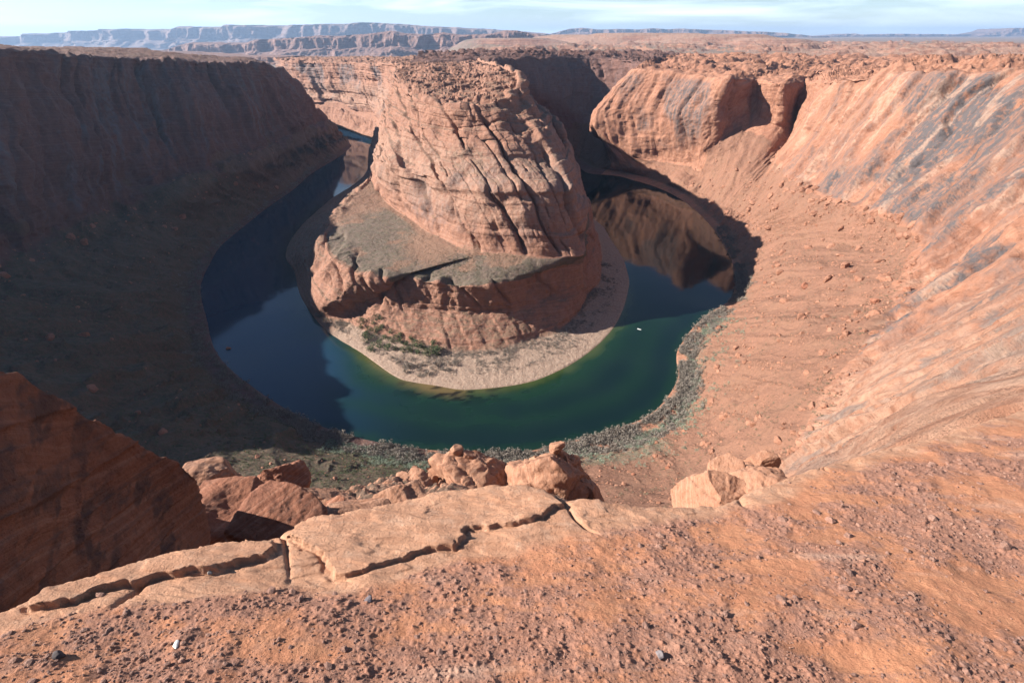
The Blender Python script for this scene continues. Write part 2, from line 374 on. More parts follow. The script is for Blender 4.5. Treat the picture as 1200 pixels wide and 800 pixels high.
col(P(793,418,-6), P(813,424,5), P(870,430,48), PY(965,437,245), PY(1015,425,230), PY(1195,362,165), PY(1400,290,120), W(380,170,285), W(1500,250,272), W(3000,300,180))
col(P(795,440,-6), P(815,449,5), P(865,460,45), PY(940,475,222), PY(985,470,205), PY(1150,425,115), PY(1260,398,60), W(200,60,292), W(1400,60,280), W(3000,0,180))
col(P(785,462,-6), P(806,474,5), P(850,490,42), PY(915,512,200), PY(955,510,180), PY(1060,478,95), PY(1200,449,24), W(60,0,296), W(1000,-200,285), W(2500,-400,180))
col(P(760,487,-6), P(782,503,5), P(825,525,38), PY(880,550,180), PY(905,560,160), PY(960,545,90), PY(1090,520,14), W(14,-4,296.5), W(500,-400,290), W(1500,-1000,180))
col(P(730,500,-6), P(745,520,5), P(780,550,36), PY(820,590,160), PY(835,620,130), PY(850,640,50), PY(850,650,6.5), W(4,-4,296.8), W(200,-500,290), W(500,-1200,180))
col(P(690,512,-6), P(700,530,5), P(722,560,34), PY(745,595,162), PY(750,640,120), PY(750,680,40), PY(750,700,3.5), W(1.5,-4,296.8), W(80,-500,290), W(100,-1200,180))
col(P(650,522,-6), P(655,537,5), P(665,565,32), PY(670,595,162), PY(670,640,120), PY(670,680,40), PY(670,710,3.3), W(.7,-4,296.8), W(20,-500,290), W(50,-1200,180))
col(P(610,530,-6), P(612,545,5), P(612,570,30), PY(612,600,160), PY(610,640,120), PY(610,680,40), PY(610,710,3.2), W(.2,-4,296.8), W(0,-500,290), W(0,-1200,180))
col(P(560,531,-6), P(555,545,5), P(545,570,30), PY(530,600,158), PY(520,650,120), PY(520,700,40), PY(520,715,3.2), W(-.5,-4,296.8), W(-30,-500,290), W(-50,-1200,180))
col(P(500,527,-6), P(492,540,5), P(475,562,32), PY(450,600,160), PY(430,660,120), PY(420,720,40), PY(420,740,3.2), W(-1,-4,296.8), W(-100,-500,290), W(-150,-1200,180))
col(P(450,520,-6), P(438,531,5), P(415,552,35), PY(385,595,165), PY(350,670,120), PY(330,740,40), PY(330,760,3.0), W(-2,-4,296.8), W(-200,-500,290), W(-300,-1200,180))
col(P(400,508,-6), P(385,518,5), P(358,540,36), PY(310,590,170), PY(260,680,120), PY(240,760,40), PY(230,790,3.0), W(-4,-4,296.8), W(-300,-500,290), W(-500,-1100,180))
col(P(362,494,-6), P(345,503,5), P(312,525,38), PY(240,580,175), PY(180,680,120), PY(140,780,40), PY(130,810,3.0), W(-8,-8,297), W(-450,-450,290), W(-800,-1000,180))
col(P(332,478,-6), P(312,486,5), P(270,510,38), PY(170,570,180), PY(90,670,120), PY(40,780,40), W(-8,4,290), W(-20,-20,295), W(-550,-400,290), W(-1000,-900,180))
col(P(304,460,-6), P(280,468,5), P(230,490,38), PY(90,545,195), PY(-20,640,130), W(-160,60,180), W(-90,20,270), W(-120,-50,290), W(-700,-300,290), W(-1300,-700,180))
col(P(262,425,-6), P(240,436,5), P(170,455,40), PY(20,500,230), PY(-120,560,190), W(-320,120,190), W(-425,92,265), W(-480,0,280), W(-900,-200,290), W(-1600,-500,180))
col(P(248,402,-6), P(226,405,5), P(130,420,42), PY(-20,430,300), PY(-120,440,280), W(-500,245,190), W(-560,243,270), W(-640,180,280), W(-1100,0,288), W(-2000,-200,180))
col(P(243,378,-6), P(218,380,5), P(120,385,42), PY(0,378,370), PY(-70,360,370), W(-620,390,190), W(-650,400,274), W(-780,370,280), W(-1200,250,288), W(-2300,100,180))
col(P(236,352,-6), P(215,352,5), P(120,352,45), PY(20,338,450), PY(-20,300,480), W(-650,530,185), W(-700,540,276), W(-790,560,284), W(-1300,500,285), W(-2600,500,180))
col(P(235,335,-6), P(218,334,5), P(140,328,42), PY(60,312,520), PY(30,280,545), PY(10,180,600), PY(-10,58,680), PY(-40,52,760), W(-1350,800,283), W(-2800,900,180))
col(P(245,310,-6), P(230,309,5), P(170,302,38), PY(100,288,600), PY(75,260,625), PY(60,160,690), PY(45,61,770), PY(15,54,870), W(-1350,1050,280), W(-2900,1400,180))
col(P(262,285,-6), P(250,283,5), P(205,275,34), PY(150,262,690), PY(130,240,715), PY(110,150,780), PY(98,66,860), PY(70,59,980), W(-1300,1350,276), W(-2900,1900,180))
col(P(290,262,-6), P(280,259,5), P(245,250,32), PY(205,236,780), PY(190,215,805), PY(165,140,870), PY(150,67,930), PY(125,60,1080), W(-1250,1600,270), W(-2800,2300,180))
col(P(314,243,-6), P(306,240,5), P(280,232,28), PY(250,215,880), PY(238,195,905), PY(215,130,950), PY(200,69,1000), PY(180,62,1170), W(-1200,1800,264), W(-2700,2600,180))
col(P(340,225,-6), P(333,222,5), P(312,212,26), PY(292,195,1000), PY(283,180,1020), PY(262,120,1050), PY(245,72,1080), PY(230,66,1250), W(-1250,1600,256), W(-2500,2300,180))
col(P(366,203,-6), P(360,200,5), P(345,192,20), PY(330,178,1160), PY(322,165,1175), PY(303,115,1150), PY(284,74,1150), PY(272,68,1330), W(-1250,1580,246), W(-2400,2100,150))
col(P(397,184,-6), P(390,181,5), P(378,172,18), PY(366,160,1370), PY(358,148,1380), PY(338,112,1320), PY(312,77,1250), PY(300,71,1400), W(-1250,1560,232), W(-2400,1950,100))
col(P(411,172,-6), P(408,168,4), P(399,162,14), PY(390,152,1560), PY(380,142,1560), PY(355,115,1480), PY(325,84,1420), PY(312,79,1480), W(-1200,1600,120), W(-2400,1850,60))
col(P(400,164,-6), P(396,160,4), P(390,156,14), PY(380,148,1720), PY(372,138,1720), W(-860,1650,16), W(-940,1650,18), W(-1050,1700,20), W(-1150,2000,20), W(-2100,2900,20))
col(P(360,146,-6), P(356,145,4), P(350,143,14), PY(342,138,2000), PY(336,130,2000), W(-1080,1950,16), W(-1150,1950,18), W(-1250,1950,20), W(-1350,2050,20), W(-2300,2900,20))

def finish(name, G, disp, mat_, attrs_fn, flip=False, kind='structure', label=None):
    nu, nv = G.shape[:2]
    n = gnormals(G, flip).reshape(-1, 3); p = G.reshape(-1, 3)
    d = disp(p, n, nu, nv)
    q = p + d if d.ndim == 2 else p + n * d[:, None]
    G2 = q.reshape(nu, nv, 3); n2 = gnormals(G2, flip).reshape(-1, 3)
    at = attrs_fn(p, q, n, n2, nu, nv)
    o = newmesh(name, q, gridfaces(nu, nv, flip), mat_, at, kind=kind)
    return o, G2, n2.reshape(nu, nv, 3), at

def ledges(z, s, step, p):                   # outward profile of stacked beds, -1..1
    t = z / step + 0.35 * fbm(p * (0.006), 3, s)
    i = np.floor(t).astype(np.int64); f = t - np.floor(t)
    a = h1(i, s + 2) * 2 - 1; b = h1(i + 1, s + 2) * 2 - 1
    return a + (b - a) * sst(0.82, 1.0, f) - 0.35 * np.exp(-((f - 0.93) / 0.07) ** 2)

G, tu, tv = net(shore_row(R8, [True] * len(R8)), 2300, 860, smooth_v=4, blend=0.35)
tv = unshift(tv)
TU = np.repeat(tu, G.shape[1]); TV = np.tile(tv, G.shape[0])
foot = np.array(R8, float)[:, 4]; arc = np.concatenate([[0], np.cumsum(np.linalg.norm(np.diff(foot, axis=0), axis=1))])
ARC = np.interp(TU, np.arange(len(arc)), arc)
def wall_disp(p, n, nu, nv):
    dist = np.linalg.norm(p - np.array([0, 0, CAMZ]), axis=1)
    lipz = sst(20.5, 22, TU) * (1 - sst(26.5, 27.5, TU))
    zone_cliff = sst(3.6, 4.2, TV) * (1 - sst(5.85 + 1.2 * lipz, 6.15 + 1.2 * lipz, TV))
    talus = sst(0.9, 1.4, TV) * (1 - sst(3.6, 4.2, TV))
    plat = sst(5.9, 6.3, TV) * (1 - lipz * (TV < 7.4))
    amp = np.clip(dist / 420, 0.02, 1.6)
    under = (TU > 25.5) & (TU < 34.5) & (TV > 4.2)       # rock below the photographer: keep it quiet
    pu = np.stack([ARC + TV * 9, TV * 26, TU * 0], -1) + 14 * np.stack([fbm(p / 70., 3, 9), fbm(p / 70., 3, 10), p[:, 0] * 0], -1)
    big = fbm(p / 90.0, 4, 11) * 10 + fbm(p / np.array([34., 34., 60.]), 4, 23, ridge=True) * 5
    led = ledges(p[:, 2] + fbm(p / 90., 2, 30) * 18, 31, 38.0, p) * 2.6 + ledges(p[:, 2] + fbm(p / 50., 3, 32) * 8, 37, 11.0, p) * 0.5
    j1, q1 = joints(pu, (1, 0.10, 0), 46, 41, 0.05, 0.3)
    j2, q2 = joints(pu, (1, -0.25, 0), 21, 47, 0.06, 0.4)
    j3, q3 = joints(pu, (1, 0.3, 0), 9, 53, 0.08, 0.4)
    nosez = sst(5.0, 6.0, TU) * (1 - sst(9.5, 10.5, TU)); led = led * (1 - 0.75 * nosez) * (1 - 0.5 * sst(31, 33, TU))
    vert = big + led + q1 * 6 + q2 * 3.0 + q3 * 1.2 - j1 * 9 - j2 * 5 - j3 * 2 + fbm(p / 8., 4, 55) * 1.6
    right = sst(13.3, 14.4, TU) * (1 - sst(26.0, 28.0, TU))
    ja, sa = joints(p, (-0.19, 0.97, -0.05), 46, 61, 0.04, 0.5, 1 / 90.)
    jb, sb = joints(p, (0.10, 0.95, -0.28), 19, 67, 0.05, 0.5, 1 / 45.)
    jc, sc_ = joints(p, (0.62, 0.1, 0.75), 30, 71, 0.03, 0.6, 1 / 60.)
    jd, sd_ = joints(p, (-0.35, 0.9, 0.2), 7.5, 73, 0.08, 0.6)
    lz = sst(-0.25, 0.25, fbm(p / 55., 3, 76))
    slab = fbm(p / 80.0, 4, 77) * 10 + sa * 9 + sb * 3.6 * lz + sc_ * 2.2 + sd_ * 1.1 * lz - ja * 12 - jb * 6 * lz - jc * 2.0 - jd * 1.3 * lz + fbm(p / 14., 4, 79) * 1.2
    na, qa = joints(p, (0.30, 0.74, 0.35), 21, 751, 0.05, 0.5); nb_, qb = joints(p, (0.34, 0.70, 0.30), 7, 753, 0.07, 0.55)
    nc_, qc = joints(p, (-0.5, 0.3, 0.8), 12, 755, 0.04, 0.6); nd_, qd = joints(p, (0.2, 0.8, 0.2), 2.4, 757, 0.08, 0.5)
    slab2_ = fbm(p / 40., 4, 759) * 5 + qa * 3.4 + qb * 1.5 + qc * 1.4 + qd * 0.4 - na * 3.5 - nb_ * 1.6 - nc_ * 1.2 - nd_ * 0.35 + fbm(p / 6., 4, 761) * 0.6
    def saw(t, s_, k0=0.06):
        i = np.floor(t); f = t - i; ii = i.astype(np.int64); a = 0.25 + 0.75 * h1(ii, s_)
        return a * (f * (1 - sst(1 - k0, 1.0, f)) - 0.45)
    wA = 0.45 * fbm(p / 60., 4, 763); wB = 0.5 * fbm(p / 25., 4, 765)
    z1 = saw(-(p @ np.array([-0.19, 0.97, -0.05])) / 58 + wA, 767, 0.12); z2 = saw(-(p @ np.array([0.05, 0.97, -0.22])) / 23 + wB, 769, 0.16); z3 = saw(-(p @ np.array([-0.4, 0.9, 0.1])) / 9. + wB * 1.4, 771, 0.25)
    m2 = sst(-0.2, 0.15, fbm(p / 45., 3, 773)); m3 = sst(-0.1, 0.2, fbm(p / 25., 3, 775))
    slab = slab * 0.6 + z1 * 19 + z2 * 7.5 * m2 + z3 * 2.2 * m3
    tn_ = p @ np.array([0.35, 0.86, 0.38])
    y1 = saw(-tn_ / 17 + wB * .8, 777, 0.05); y2 = saw(-tn_ / 6.0 + wB * 1.2, 779, 0.08); y3 = saw(-(p @ np.array([0.1, 0.9, 0.5])) / 2.1 + wB * 2, 781, 0.12)
    slab2_ = slab2_ * 0.7 + y1 * 5.5 + y2 * 2.2 * m2 + y3 * 0.7 * m3
    farw = sst(230, 420, dist)
    slab = slab * farw + slab2_ * (1 - farw) * 1.3
    cl = (vert * (1 + 0.6 * sst(31, 33, TU)) * (1 - right) + slab * right * np.where(dist > 230, np.clip(dist / 420, 0.5, 1.0), np.clip(dist / 230 * 0.8, 0.25, 0.7)))
    # talus: gullies and rocky ribs that run down the slope
    pt_ = np.stack([ARC / 62., TV * 0.22, TU * 0], -1)
    down = fbm(pt_ * 0.9 + 0.5 * fbm(p / 60., 3, 81)[:, None], 3, 83, ridge=True) * 6.5 + fbm(pt_ * 4.5 + 0.5 * fbm(p / 40., 3, 82)[:, None], 3, 84) * 1.8 * sst(-0.3, 0.4, fbm(p / 80., 2, 80)) + fbm(p / 9., 4, 85) * 1.1 + fbm(p / 60., 3, 86) * 5
    rib = sst(0.55, 0.8, fbm(pt_ * 5 + 0.5 * fbm(p / 30., 3, 87)[:, None], 3, 88, ridge=True)) * np.maximum(0, fbm(p / 5., 3, 89)) * 4
    down = down + rib
    global RIB; RIB = rib
    # plateau domes
    hh = fbm(p / np.array([70., 38., 1e5]), 5, 91, 0.55) * 15 + fbm(p / np.array([22., 13., 1e5]), 4, 92, ridge=True) * 5
    dm = terrace(np.maximum(hh, -3), 3.6) * 0.8 + hh * 0.25 + fbm(p / 4., 3, 93) * 0.6
    d = zone_cliff * cl + talus * down * (1 + 1.2 * sst(33, 36, TU)) * (0.8 * np.clip(dist / 420, 0.4, 1.3)) + plat * dm * np.clip(dist / 700, 0.1, 1.6) * (1 - 0.75 * sst(30, 34, TU))
    d = d * np.where(under, np.clip((dist - 30) / 200, 0, 1), 1.0)
    near = np.maximum(sst(25, 130, dist), sst(8, 40, dist) * ((TU > 20) & (TU < 26.5)))
    d = d * near
    d[TV < 0.2] = 0
    d += sst(0.2, 0.5, TV) * (1 - sst(0.9, 1.1, TV)) * fbm(p / 14., 4, 98) * 1.6
    return d
def wall_attrs(p, q, n, n2, nu, nv):
    nz = n2[:, 2]
    px = topix(q)
    wob = 0.55 * fbm(q / 45., 4, 99)
    wob = wob * (1 + 1.2 * sst(31, 33, TU)); dirt = sst(0.5, 1.2, TV) * (1 - sst(3.5, 3.9, TV + wob)) * 0.9
    left = sst(33.5, 35, TU)
    dirt = np.maximum(dirt, sst(5.7, 6.2, TV) * sst(0.80, 0.95, nz) * 0.45 * (1 - sst(20.5, 22, TU) * (1 - sst(26.5, 27.5, TU))))
    dirt += 0.35 * sst(0.82, 0.95, nz) * ((TV > 4) & (TV < 6))
    veg = np.zeros(len(q))
    band = sst(0.25, 0.4, TV) * (1 - sst(1.1, 1.5, TV))
    veg += band * 0.55 * sst(-0.3, 0.1, fbm(q / 15., 3, 100))
    grass = sst(30.0, 31.0, TU) * (1 - sst(45, 47, TU)) * sst(0.5, 1.0, TV) * (1 - sst(3.5, 4.2, TV))
    veg = np.maximum(veg, grass * 0.62)
    sage = sst(25.0, 25.6, TU) * (1 - sst(30.0, 31, TU)) * np.exp(-((TV - 1.45) / 0.35) ** 2)
    veg = np.maximum(veg, sage * 0.7)
    veg = np.maximum(veg, 0.30 * sst(6.2, 7, TV) * sst(0.85, 0.97, nz))
    # desert varnish on the big slabs of the right wall and the nose
    v = fbm(q / 60., 3, 101)
    varn = sst(14.8, 15.6, TU) * (1 - sst(22, 23.5, TU)) * sst(3.8, 4.2, TV) * (1 - sst(5.9, 6.05, TV)) * sst(-0.25, 0.2, v) * 1.1
    pst = np.stack([ARC / 16., TV * 0.5, TU * 0], -1) + 0.3 * fbm(q / 50., 3, 105)[:, None]
    lstr = sst(31, 33, TU) * sst(3.9, 4.3, TV) * sst(0.12, 0.45, fbm(pst, 4, 106)) * (1 - sst(5.8, 6.0, TV))
    e = ((px[:, 0] - 1055) * 0.62 + (px[:, 1] - 200) * 0.78)          # the long grey face runs down to the left
    nose = sst(5.5, 6.2, TU) * (1 - sst(9.5, 10.5, TU)) * sst(4.2, 4.8, TV) * (1 - sst(5.75, 5.95, TV)) * sst(-0.2, 0.3, v)
    lw = sst(20, 21, TU) * (1 - sst(26, 27, TU)) * sst(3.9, 4.3, TV) * sst(0.0, 0.35, fbm(q / 25., 3, 103)) * 0.7
    greyf = np.exp(-(((px[:, 0] - 1040) * 0.64 + (px[:, 1] - 205) * 0.77) / 62) ** 2) * sst(10, 14, TU) * (1 - sst(21, 22, TU)) * sst(3.75, 3.95, TV) * (1 - sst(5.9, 6.05, TV))
    e1 = q @ np.array([-.19, .97, -.05]); e2 = q @ np.array([.73, .18, .66]); g1 = q @ np.array([.3, .74, .35]) / 0.87; g2 = q @ np.array([.12, -.46, .88])
    dq = np.linalg.norm(q - np.array([0, 0, CAMZ]), axis=1); fr = sst(230, 420, dq)
    wv = 0.35 * fbm(q / 40., 3, 107)
    el = fr * fbm(np.stack([e1 / 17 + wv, e2 / 75, e1 * 0], -1), 5, 108) + (1 - fr) * fbm(np.stack([g1 / 6.5 + wv * 2, g2 / 28, e1 * 0], -1), 5, 109)
    el2 = fr * fbm(np.stack([e1 / 11 + wv, e2 / 50, e1 * 0 + 9], -1), 5, 110) + (1 - fr) * fbm(np.stack([g1 / 4. + wv * 2, g2 / 20, e1 * 0 + 9], -1), 5, 111)
    rw = sst(13.4, 14.2, TU) * (1 - sst(26.5, 27.5, TU)) * sst(3.6, 3.95, TV) * (1 - sst(5.95, 6.1, TV) * (TU < 20.5))
    varn = np.maximum(np.maximum(varn * 0.35 + greyf * sst(-0.35, 0.1, v) * 1.1, nose * 0.9), lw)
    varn = np.maximum(varn, lstr); varn = np.maximum(varn, rw * sst(0.14, 0.22, el) * (0.55 + 0.45 * sst(15, 17, TU)))
    pale = sst(21, 23, TU) * (1 - sst(27, 28, TU)) * sst(3.4, 4, TV) * 0.5
    pale = np.maximum(pale, rw * sst(0.22, 0.32, el2) * 0.6)
    rubble = talus_m = sst(0.9, 1.3, TV) * (1 - sst(3.7, 4.1, TV)) * np.clip(sst(0.35, 0.62, fbm(np.stack([ARC / 62. * 5, TV * 1.1, TU * 0], -1) + 0.5 * fbm(p / 30., 3, 87)[:, None], 3, 88, ridge=True)), 0, 1)
    return dict(dirt=dirt, veg=veg, varn=varn, pale=pale, rubble=rubble)
wallA, GA, NA, atA = finish('canyon_wall', G, wall_disp, M_slick, wall_attrs, flip=False)
wallA.data.materials.append(M_wall_shade)
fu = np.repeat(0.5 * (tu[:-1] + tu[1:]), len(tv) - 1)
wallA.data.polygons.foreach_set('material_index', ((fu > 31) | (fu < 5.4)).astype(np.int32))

# ------------------------------------------------------------------ the peninsula with its butte
S = []
def pc(*a): S.append(list(a))
# rows: 0 under water, 1 rock toe, 2 foot of terrace cliff, 3 terrace edge, 4 foot of butte, 5 lower bench, 6 upper bench, 7 top rim, 8 top inner, 9 spine
pc(W(-1000,2300,-6), W(-1000,2310,15), W(-1000,2330,40), W(-1010,2345,80), W(-1015,2350,90), W(-1020,2360,120), W(-1025,2370,170), W(-1030,2380,214), W(-1040,2450,214), W(-1000,2900,200))
pc(P(357,140,-6), PY(357,138,2120), PY(352,133,2130), PY(347,125,2140), PY(345,122,2140), PY(343,112,2150), PY(340,95,2150), PY(337,72.5,2150), PY(340,69,2300), W(-900,2900,200))
pc(P(380,143,-6), PY(380,141,1960), PY(376,134,1990), PY(372,125,2010), PY(371,120,2020), PY(369,112,2030), PY(367,95,2040), PY(366,72.5,2050), PY(368,69,2200), W(-700,2900,200))
pc(P(402,150,-6), PY(402,148,1870), PY(400,140,1900), PY(398,128,1930), PY(396,121,1940), PY(394,112,1950), PY(393,95,1950), PY(394,73,1950), PY(398,69,2100), W(-560,2700,205))
pc(P(424,159,-6), PY(424,157,1760), PY(424,149,1790), PY(422,138,1810), PY(420,130,1830), PY(418,118,1840), PY(418,95,1840), PY(418,74,1840), PY(425,69.5,2000), W(-460,2500,215))
pc(P(442,167,-6), PY(442,164,1660), PY(442,155,1680), PY(442,144,1690), PY(442,135,1700), PY(442,120,1700), PY(442,97,1690), PY(440,76,1640), PY(450,70.5,1850), W(-330,2200,228))
pc(W(-430,1480,-6), W(-425,1485,15), W(-415,1490,40), W(-400,1495,80), W(-390,1500,100), W(-370,1500,140), W(-350,1500,190), W(-335,1500,234), PY(470,72,1650), W(-210,1900,238))
pc(W(-385,1280,-6), W(-378,1285,12), W(-365,1290,40), W(-340,1290,70), W(-320,1290,85), W(-300,1290,140), W(-285,1290,185), W(-265,1290,236), PY(490,75,1400), W(-190,1650,240))
pc(P(415,216,-6), P(424,213,12), P(432,208,35), W(-300,1060,62), W(-290,1070,72), W(-275,1080,135), W(-255,1085,180), PY(462,84,1110), PY(490,79,1200), W(-150,1400,240))
pc(P(386,235,-6), P(396,232,12), P(408,228,38), P(428,216,66), P(440,210,66), PY(440,175,900), PY(446,140,915), PY(465,95,930), PY(500,84,1050), W(-125,1200,240))
pc(P(362,256,-6), P(367,255,7), P(380,252,34), P(402,238,71), P(446,226,66), PY(443,178,850), PY(452,145,850), PY(470,102,855), PY(505,89,960), W(-115,1080,239))
pc(P(343,278,-6), P(349,278,7), P(362,275,34), P(382,264,70), P(455,239,68), PY(455,185,735), PY(470,148,760), PY(482,110,775), PY(515,95,880), W(-105,980,239))
pc(P(335,300,-6), P(341,300,7), P(354,298,34), P(380,284,69), P(474,252,72), PY(478,192,685), PY(492,155,705), PY(492,117,735), PY(520,100,840), W(-95,920,239))
pc(P(345,318,-6), P(350,318,7), P(361,314,34), P(388,300,68), P(500,270,74), PY(505,200,640), PY(515,160,665), PY(508,121,700), PY(530,105,800), W(-85,880,238))
pc(P(351,343,-6), P(356,342,7), P(369,333,34), P(402,312,67), P(522,281,76), PY(525,208,608), PY(535,166,640), PY(530,125,665), PY(540,110,770), W(-75,860,238))
pc(P(366,369,-6), P(371,367,7), P(389,354,34), P(428,322,66), P(543,292,78), PY(545,214,590), PY(555,170,630), PY(548,126,655), PY(552,111,760), W(-65,840,238))
pc(P(386,389,-6), P(400,375,5), P(425,352,30), P(452,328,64), P(560,294,80), PY(562,217,578), PY(572,172,622), PY(562,124,655), PY(562,110,750), W(-55,830,238))
pc(P(424,413,-6), P(432,389,5), P(448,356,30), P(468,322,62), P(575,296,80), PY(580,218,572), PY(590,172,618), PY(575,120,665), PY(570,107,745), W(-50,825,238))
pc(P(474,445,-6), P(468,399,5), P(478,360,30), P(488,328,62), P(590,297,80), PY(597,218,572), PY(605,168,625), PY(588,114,680), PY(577,105,750), W(-45,825,238))
pc(P(510,451,-6), P(505,407,5), P(510,362,30), P(518,333,62), P(604,298,80), PY(612,217,572), PY(618,164,632), PY(598,109,695), PY(580,103,760), W(-42,830,238))
pc(P(545,456,-6), P(540,412,5), P(545,364,30), P(552,336,62), P(620,299,80), PY(628,216,572), PY(630,162,640), PY(605,108,710), PY(583,101,775), W(-40,840,238))
pc(P(585,453,-6), P(580,410,5), P(585,362,30), P(590,332,62), P(638,300,80), PY(644,215,574), PY(640,162,650), PY(608,104,735), PY(586,98,790), W(-38,860,238))
pc(P(620,447,-6), P(612,401,5), P(620,357,30), P(622,326,62), P(655,300,80), PY(658,216,580), PY(650,170,655), PY(609,98,770), PY(588,94,820), W(-38,890,238))
pc(P(660,431,-6), P(648,390,5), P(652,348,30), P(655,316,62), P(668,300,80), PY(668,222,588), PY(657,178,662), PY(607,93,820), PY(588,89,880), W(-40,930,238))
pc(P(695,408,-6), P(676,368,5), P(676,338,30), P(676,308,62), P(680,300,78), PY(676,232,598), PY(662,186,675), PY(602,89,880), PY(584,85,950), W(-44,980,238))
pc(P(720,381,-6), P(688,346,5), P(686,325,30), P(686,302,62), P(686,294,76), PY(681,240,615), PY(665,195,695), PY(596,85.5,950), PY(578,81,1050), W(-55,1060,238))
pc(P(733,350,-6), W(122,600,7), W(112,620,36), W(104,632,62), W(100,640,78), W(84,660,120), PY(667,205,730), PY(588,82,1050), PY(572,78,1130), W(-75,1160,238))
pc(P(736,325,-6), W(135,660,7), W(122,680,36), W(116,690,62), W(112,700,78), W(98,715,120), W(75,790,178), PY(578,79,1170), PY(566,76,1230), W(-95,1260,238))
pc(P(728,300,-6), W(142,720,12), W(130,740,45), W(124,750,70), W(120,760,78), W(105,800,120), W(65,880,180), PY(566,76,1300), PY(560,74,1350), W(-110,1380,238))
pc(P(715,280,-6), W(145,780,12), W(132,800,45), W(126,815,70), W(122,830,78), W(100,880,130), W(50,980,185), PY(558,73,1420), PY(552,72,1450), W(-130,1480,239))
pc(W(175,860,-6), W(140,860,12), W(125,880,45), W(118,900,70), W(112,920,80), W(80,1000,130), W(20,1100,185), PY(552,70.5,1520), PY(548,70,1540), W(-150,1600,240))
pc(W(130,1020,-6), W(110,1020,12), W(95,1040,45), W(85,1060,70), W(78,1080,80), W(40,1150,130), W(-20,1250,185), PY(545,69.5,1600), PY(540,69,1620), W(-180,1750,240))
pc(W(60,1240,-6), W(40,1240,12), W(20,1260,45), W(5,1280,70), W(0,1290,80), W(-40,1340,130), W(-90,1420,185), W(-150,1720,236), W(-170,1800,238), W(-230,2000,238))
_sy = [700, 830, 880, 980, 1080, 1200, 1400, 1650, 1900, 2200]; _sx = [-40, -52, -70, -92, -100, -112, -140, -185, -215, -330]
S = [c_[:-1] + [(float(np.interp(c_[-1][1], _sy, _sx)), c_[-1][1], 238.5)] if i_ > 5 else c_ for i_, c_ in enumerate(S)]
GP, tup, tvp = net(shore_row(bench_rows(S), [True] * len(S)), 1350, 800, smooth_v=2, blend=0.25)
tvp = unbench(unshift(tvp))
TUP = np.repeat(tup, GP.shape[1]); TVP = np.tile(tvp, GP.shape[0])
def pen_disp(p, n, nu, nv):
    butte = sst(3.95, 4.15, TVP) * (1 - sst(6.95, 7.2, TVP))
    low = sst(0.7, 1.2, TVP) * (1 - sst(2.9, 3.05, TVP))
    terr = sst(3.0, 3.2, TVP) * (1 - sst(3.9, 4.05, TVP))
    top = sst(6.95, 7.2, TVP)
    sand = sst(16.5, 18, TUP) * (1 - sst(28, 29, TUP)) * (1 - sst(0.85, 1.05, TVP))
    big = fbm(p / 75.0, 3, 111) * 9 + fbm(p / np.array([30., 30., 24.]), 3, 113) * 4
    # leaning joints that split the butte face, running down to the right
    j1, s1 = joints(p, (0.84, 0.12, 0.50), 44, 121, 0.032, 0.3, 1 / 80.)
    j2, s2 = joints(p, (0.86, 0.2, 0.42), 19, 127, 0.045, 0.35, 1 / 50.)
    j3, s3 = joints(p, (0.80, 0.3, 0.30), 8, 129, 0.08, 0.5, 1 / 20.)
    led = ledges(p[:, 2], 131, 34.0, p) * 4.5 + ledges(p[:, 2], 137, 11.0, p) * 2.0 + ledges(p[:, 2], 139, 3.2, p) * 0.35
    f1, f2, idh = cells(p / np.array([24., 24., 28.]) + 0.5 * fbm(p / 25., 2, 141)[:, None], 143)
    cap = sst(5.9, 6.1, TVP)
    wz = sst(-0.2, 0.3, fbm(p / 50., 2, 146))
    g1, g2, _ = cells(p / np.array([7., 7., 12.]) + 0.3 * fbm(p / 9., 2, 148)[:, None], 147)
    kn = (0.6 - g1) * 2.2
    d = butte * (big + led + s1 * 6 + s2 * 3.0 + s3 * 0.8 - j1 * 11.0 - j2 * 5.0 - j3 * 1.2 * wz + (0.75 - f1) * 5 * (0.3 + cap)
                 + kn * (0.1 + 0.9 * cap * wz) + fbm(p / 9., 4, 149) * 1.1)
    d += low * (fbm(p / 30., 4, 151) * 3.5 + s2 * 1.0 - j2 * 1.6 + ledges(p[:, 2], 153, 9., p) * 1.4 + fbm(p / 6., 4, 155) * 1.0 + (0.6 - f1) * 3.0)
    js, ss_ = joints(p, (0.80, -0.35, 0.1), 62, 158, 0.05, 0.45, 1 / 70.); jt, st_ = joints(p, (0.70, 0.1, 0.35), 27, 160, 0.05, 0.45, 1 / 40.)
    tcl = sst(1.6, 2.3, TVP) * (1 - sst(3.12, 3.3, TVP))
    d += tcl * (ss_ * 1.5 - js * 9 + st_ * 2.0 - jt * 6 + fbm(p / np.array([38., 38., 90.]), 3, 162, ridge=True) * 6)
    d += terr * (fbm(p / 40., 3, 157) * 2.2 + fbm(p / 8., 3, 159) * 0.4)
    c1, c2, ci = cells(p / np.array([20., 14., 30.]), 161)
    tn = top[:, None] * np.array([[0, 0, 1.0]])
    hh = fbm(p / np.array([36., 26., 1e5]), 5, 163, 0.55) * 12 + fbm(p / np.array([14., 9., 1e5]), 4, 164, ridge=True) * 4
    tp = top * (terrace(hh, 3.4) * 0.85 + hh * 0.2 + fbm(p / 4., 3, 165) * 0.7)
    d *= 1 - sand
    d += sand * fbm(p / 20., 3, 167) * 0.5 * sst(0.25, 0.7, TVP)
    d[TVP < 0.2] = 0
    d += sst(0.2, 0.5, TVP) * (1 - sst(0.9, 1.1, TVP)) * fbm(p / 14., 4, 168) * (1.4 - 0.9 * sand)
    return n * d[:, None] + np.array([[0, 0, 1.0]]) * tp[:, None]
def NPIX_front(q): return (q[:, 1] < 800) * 1.0
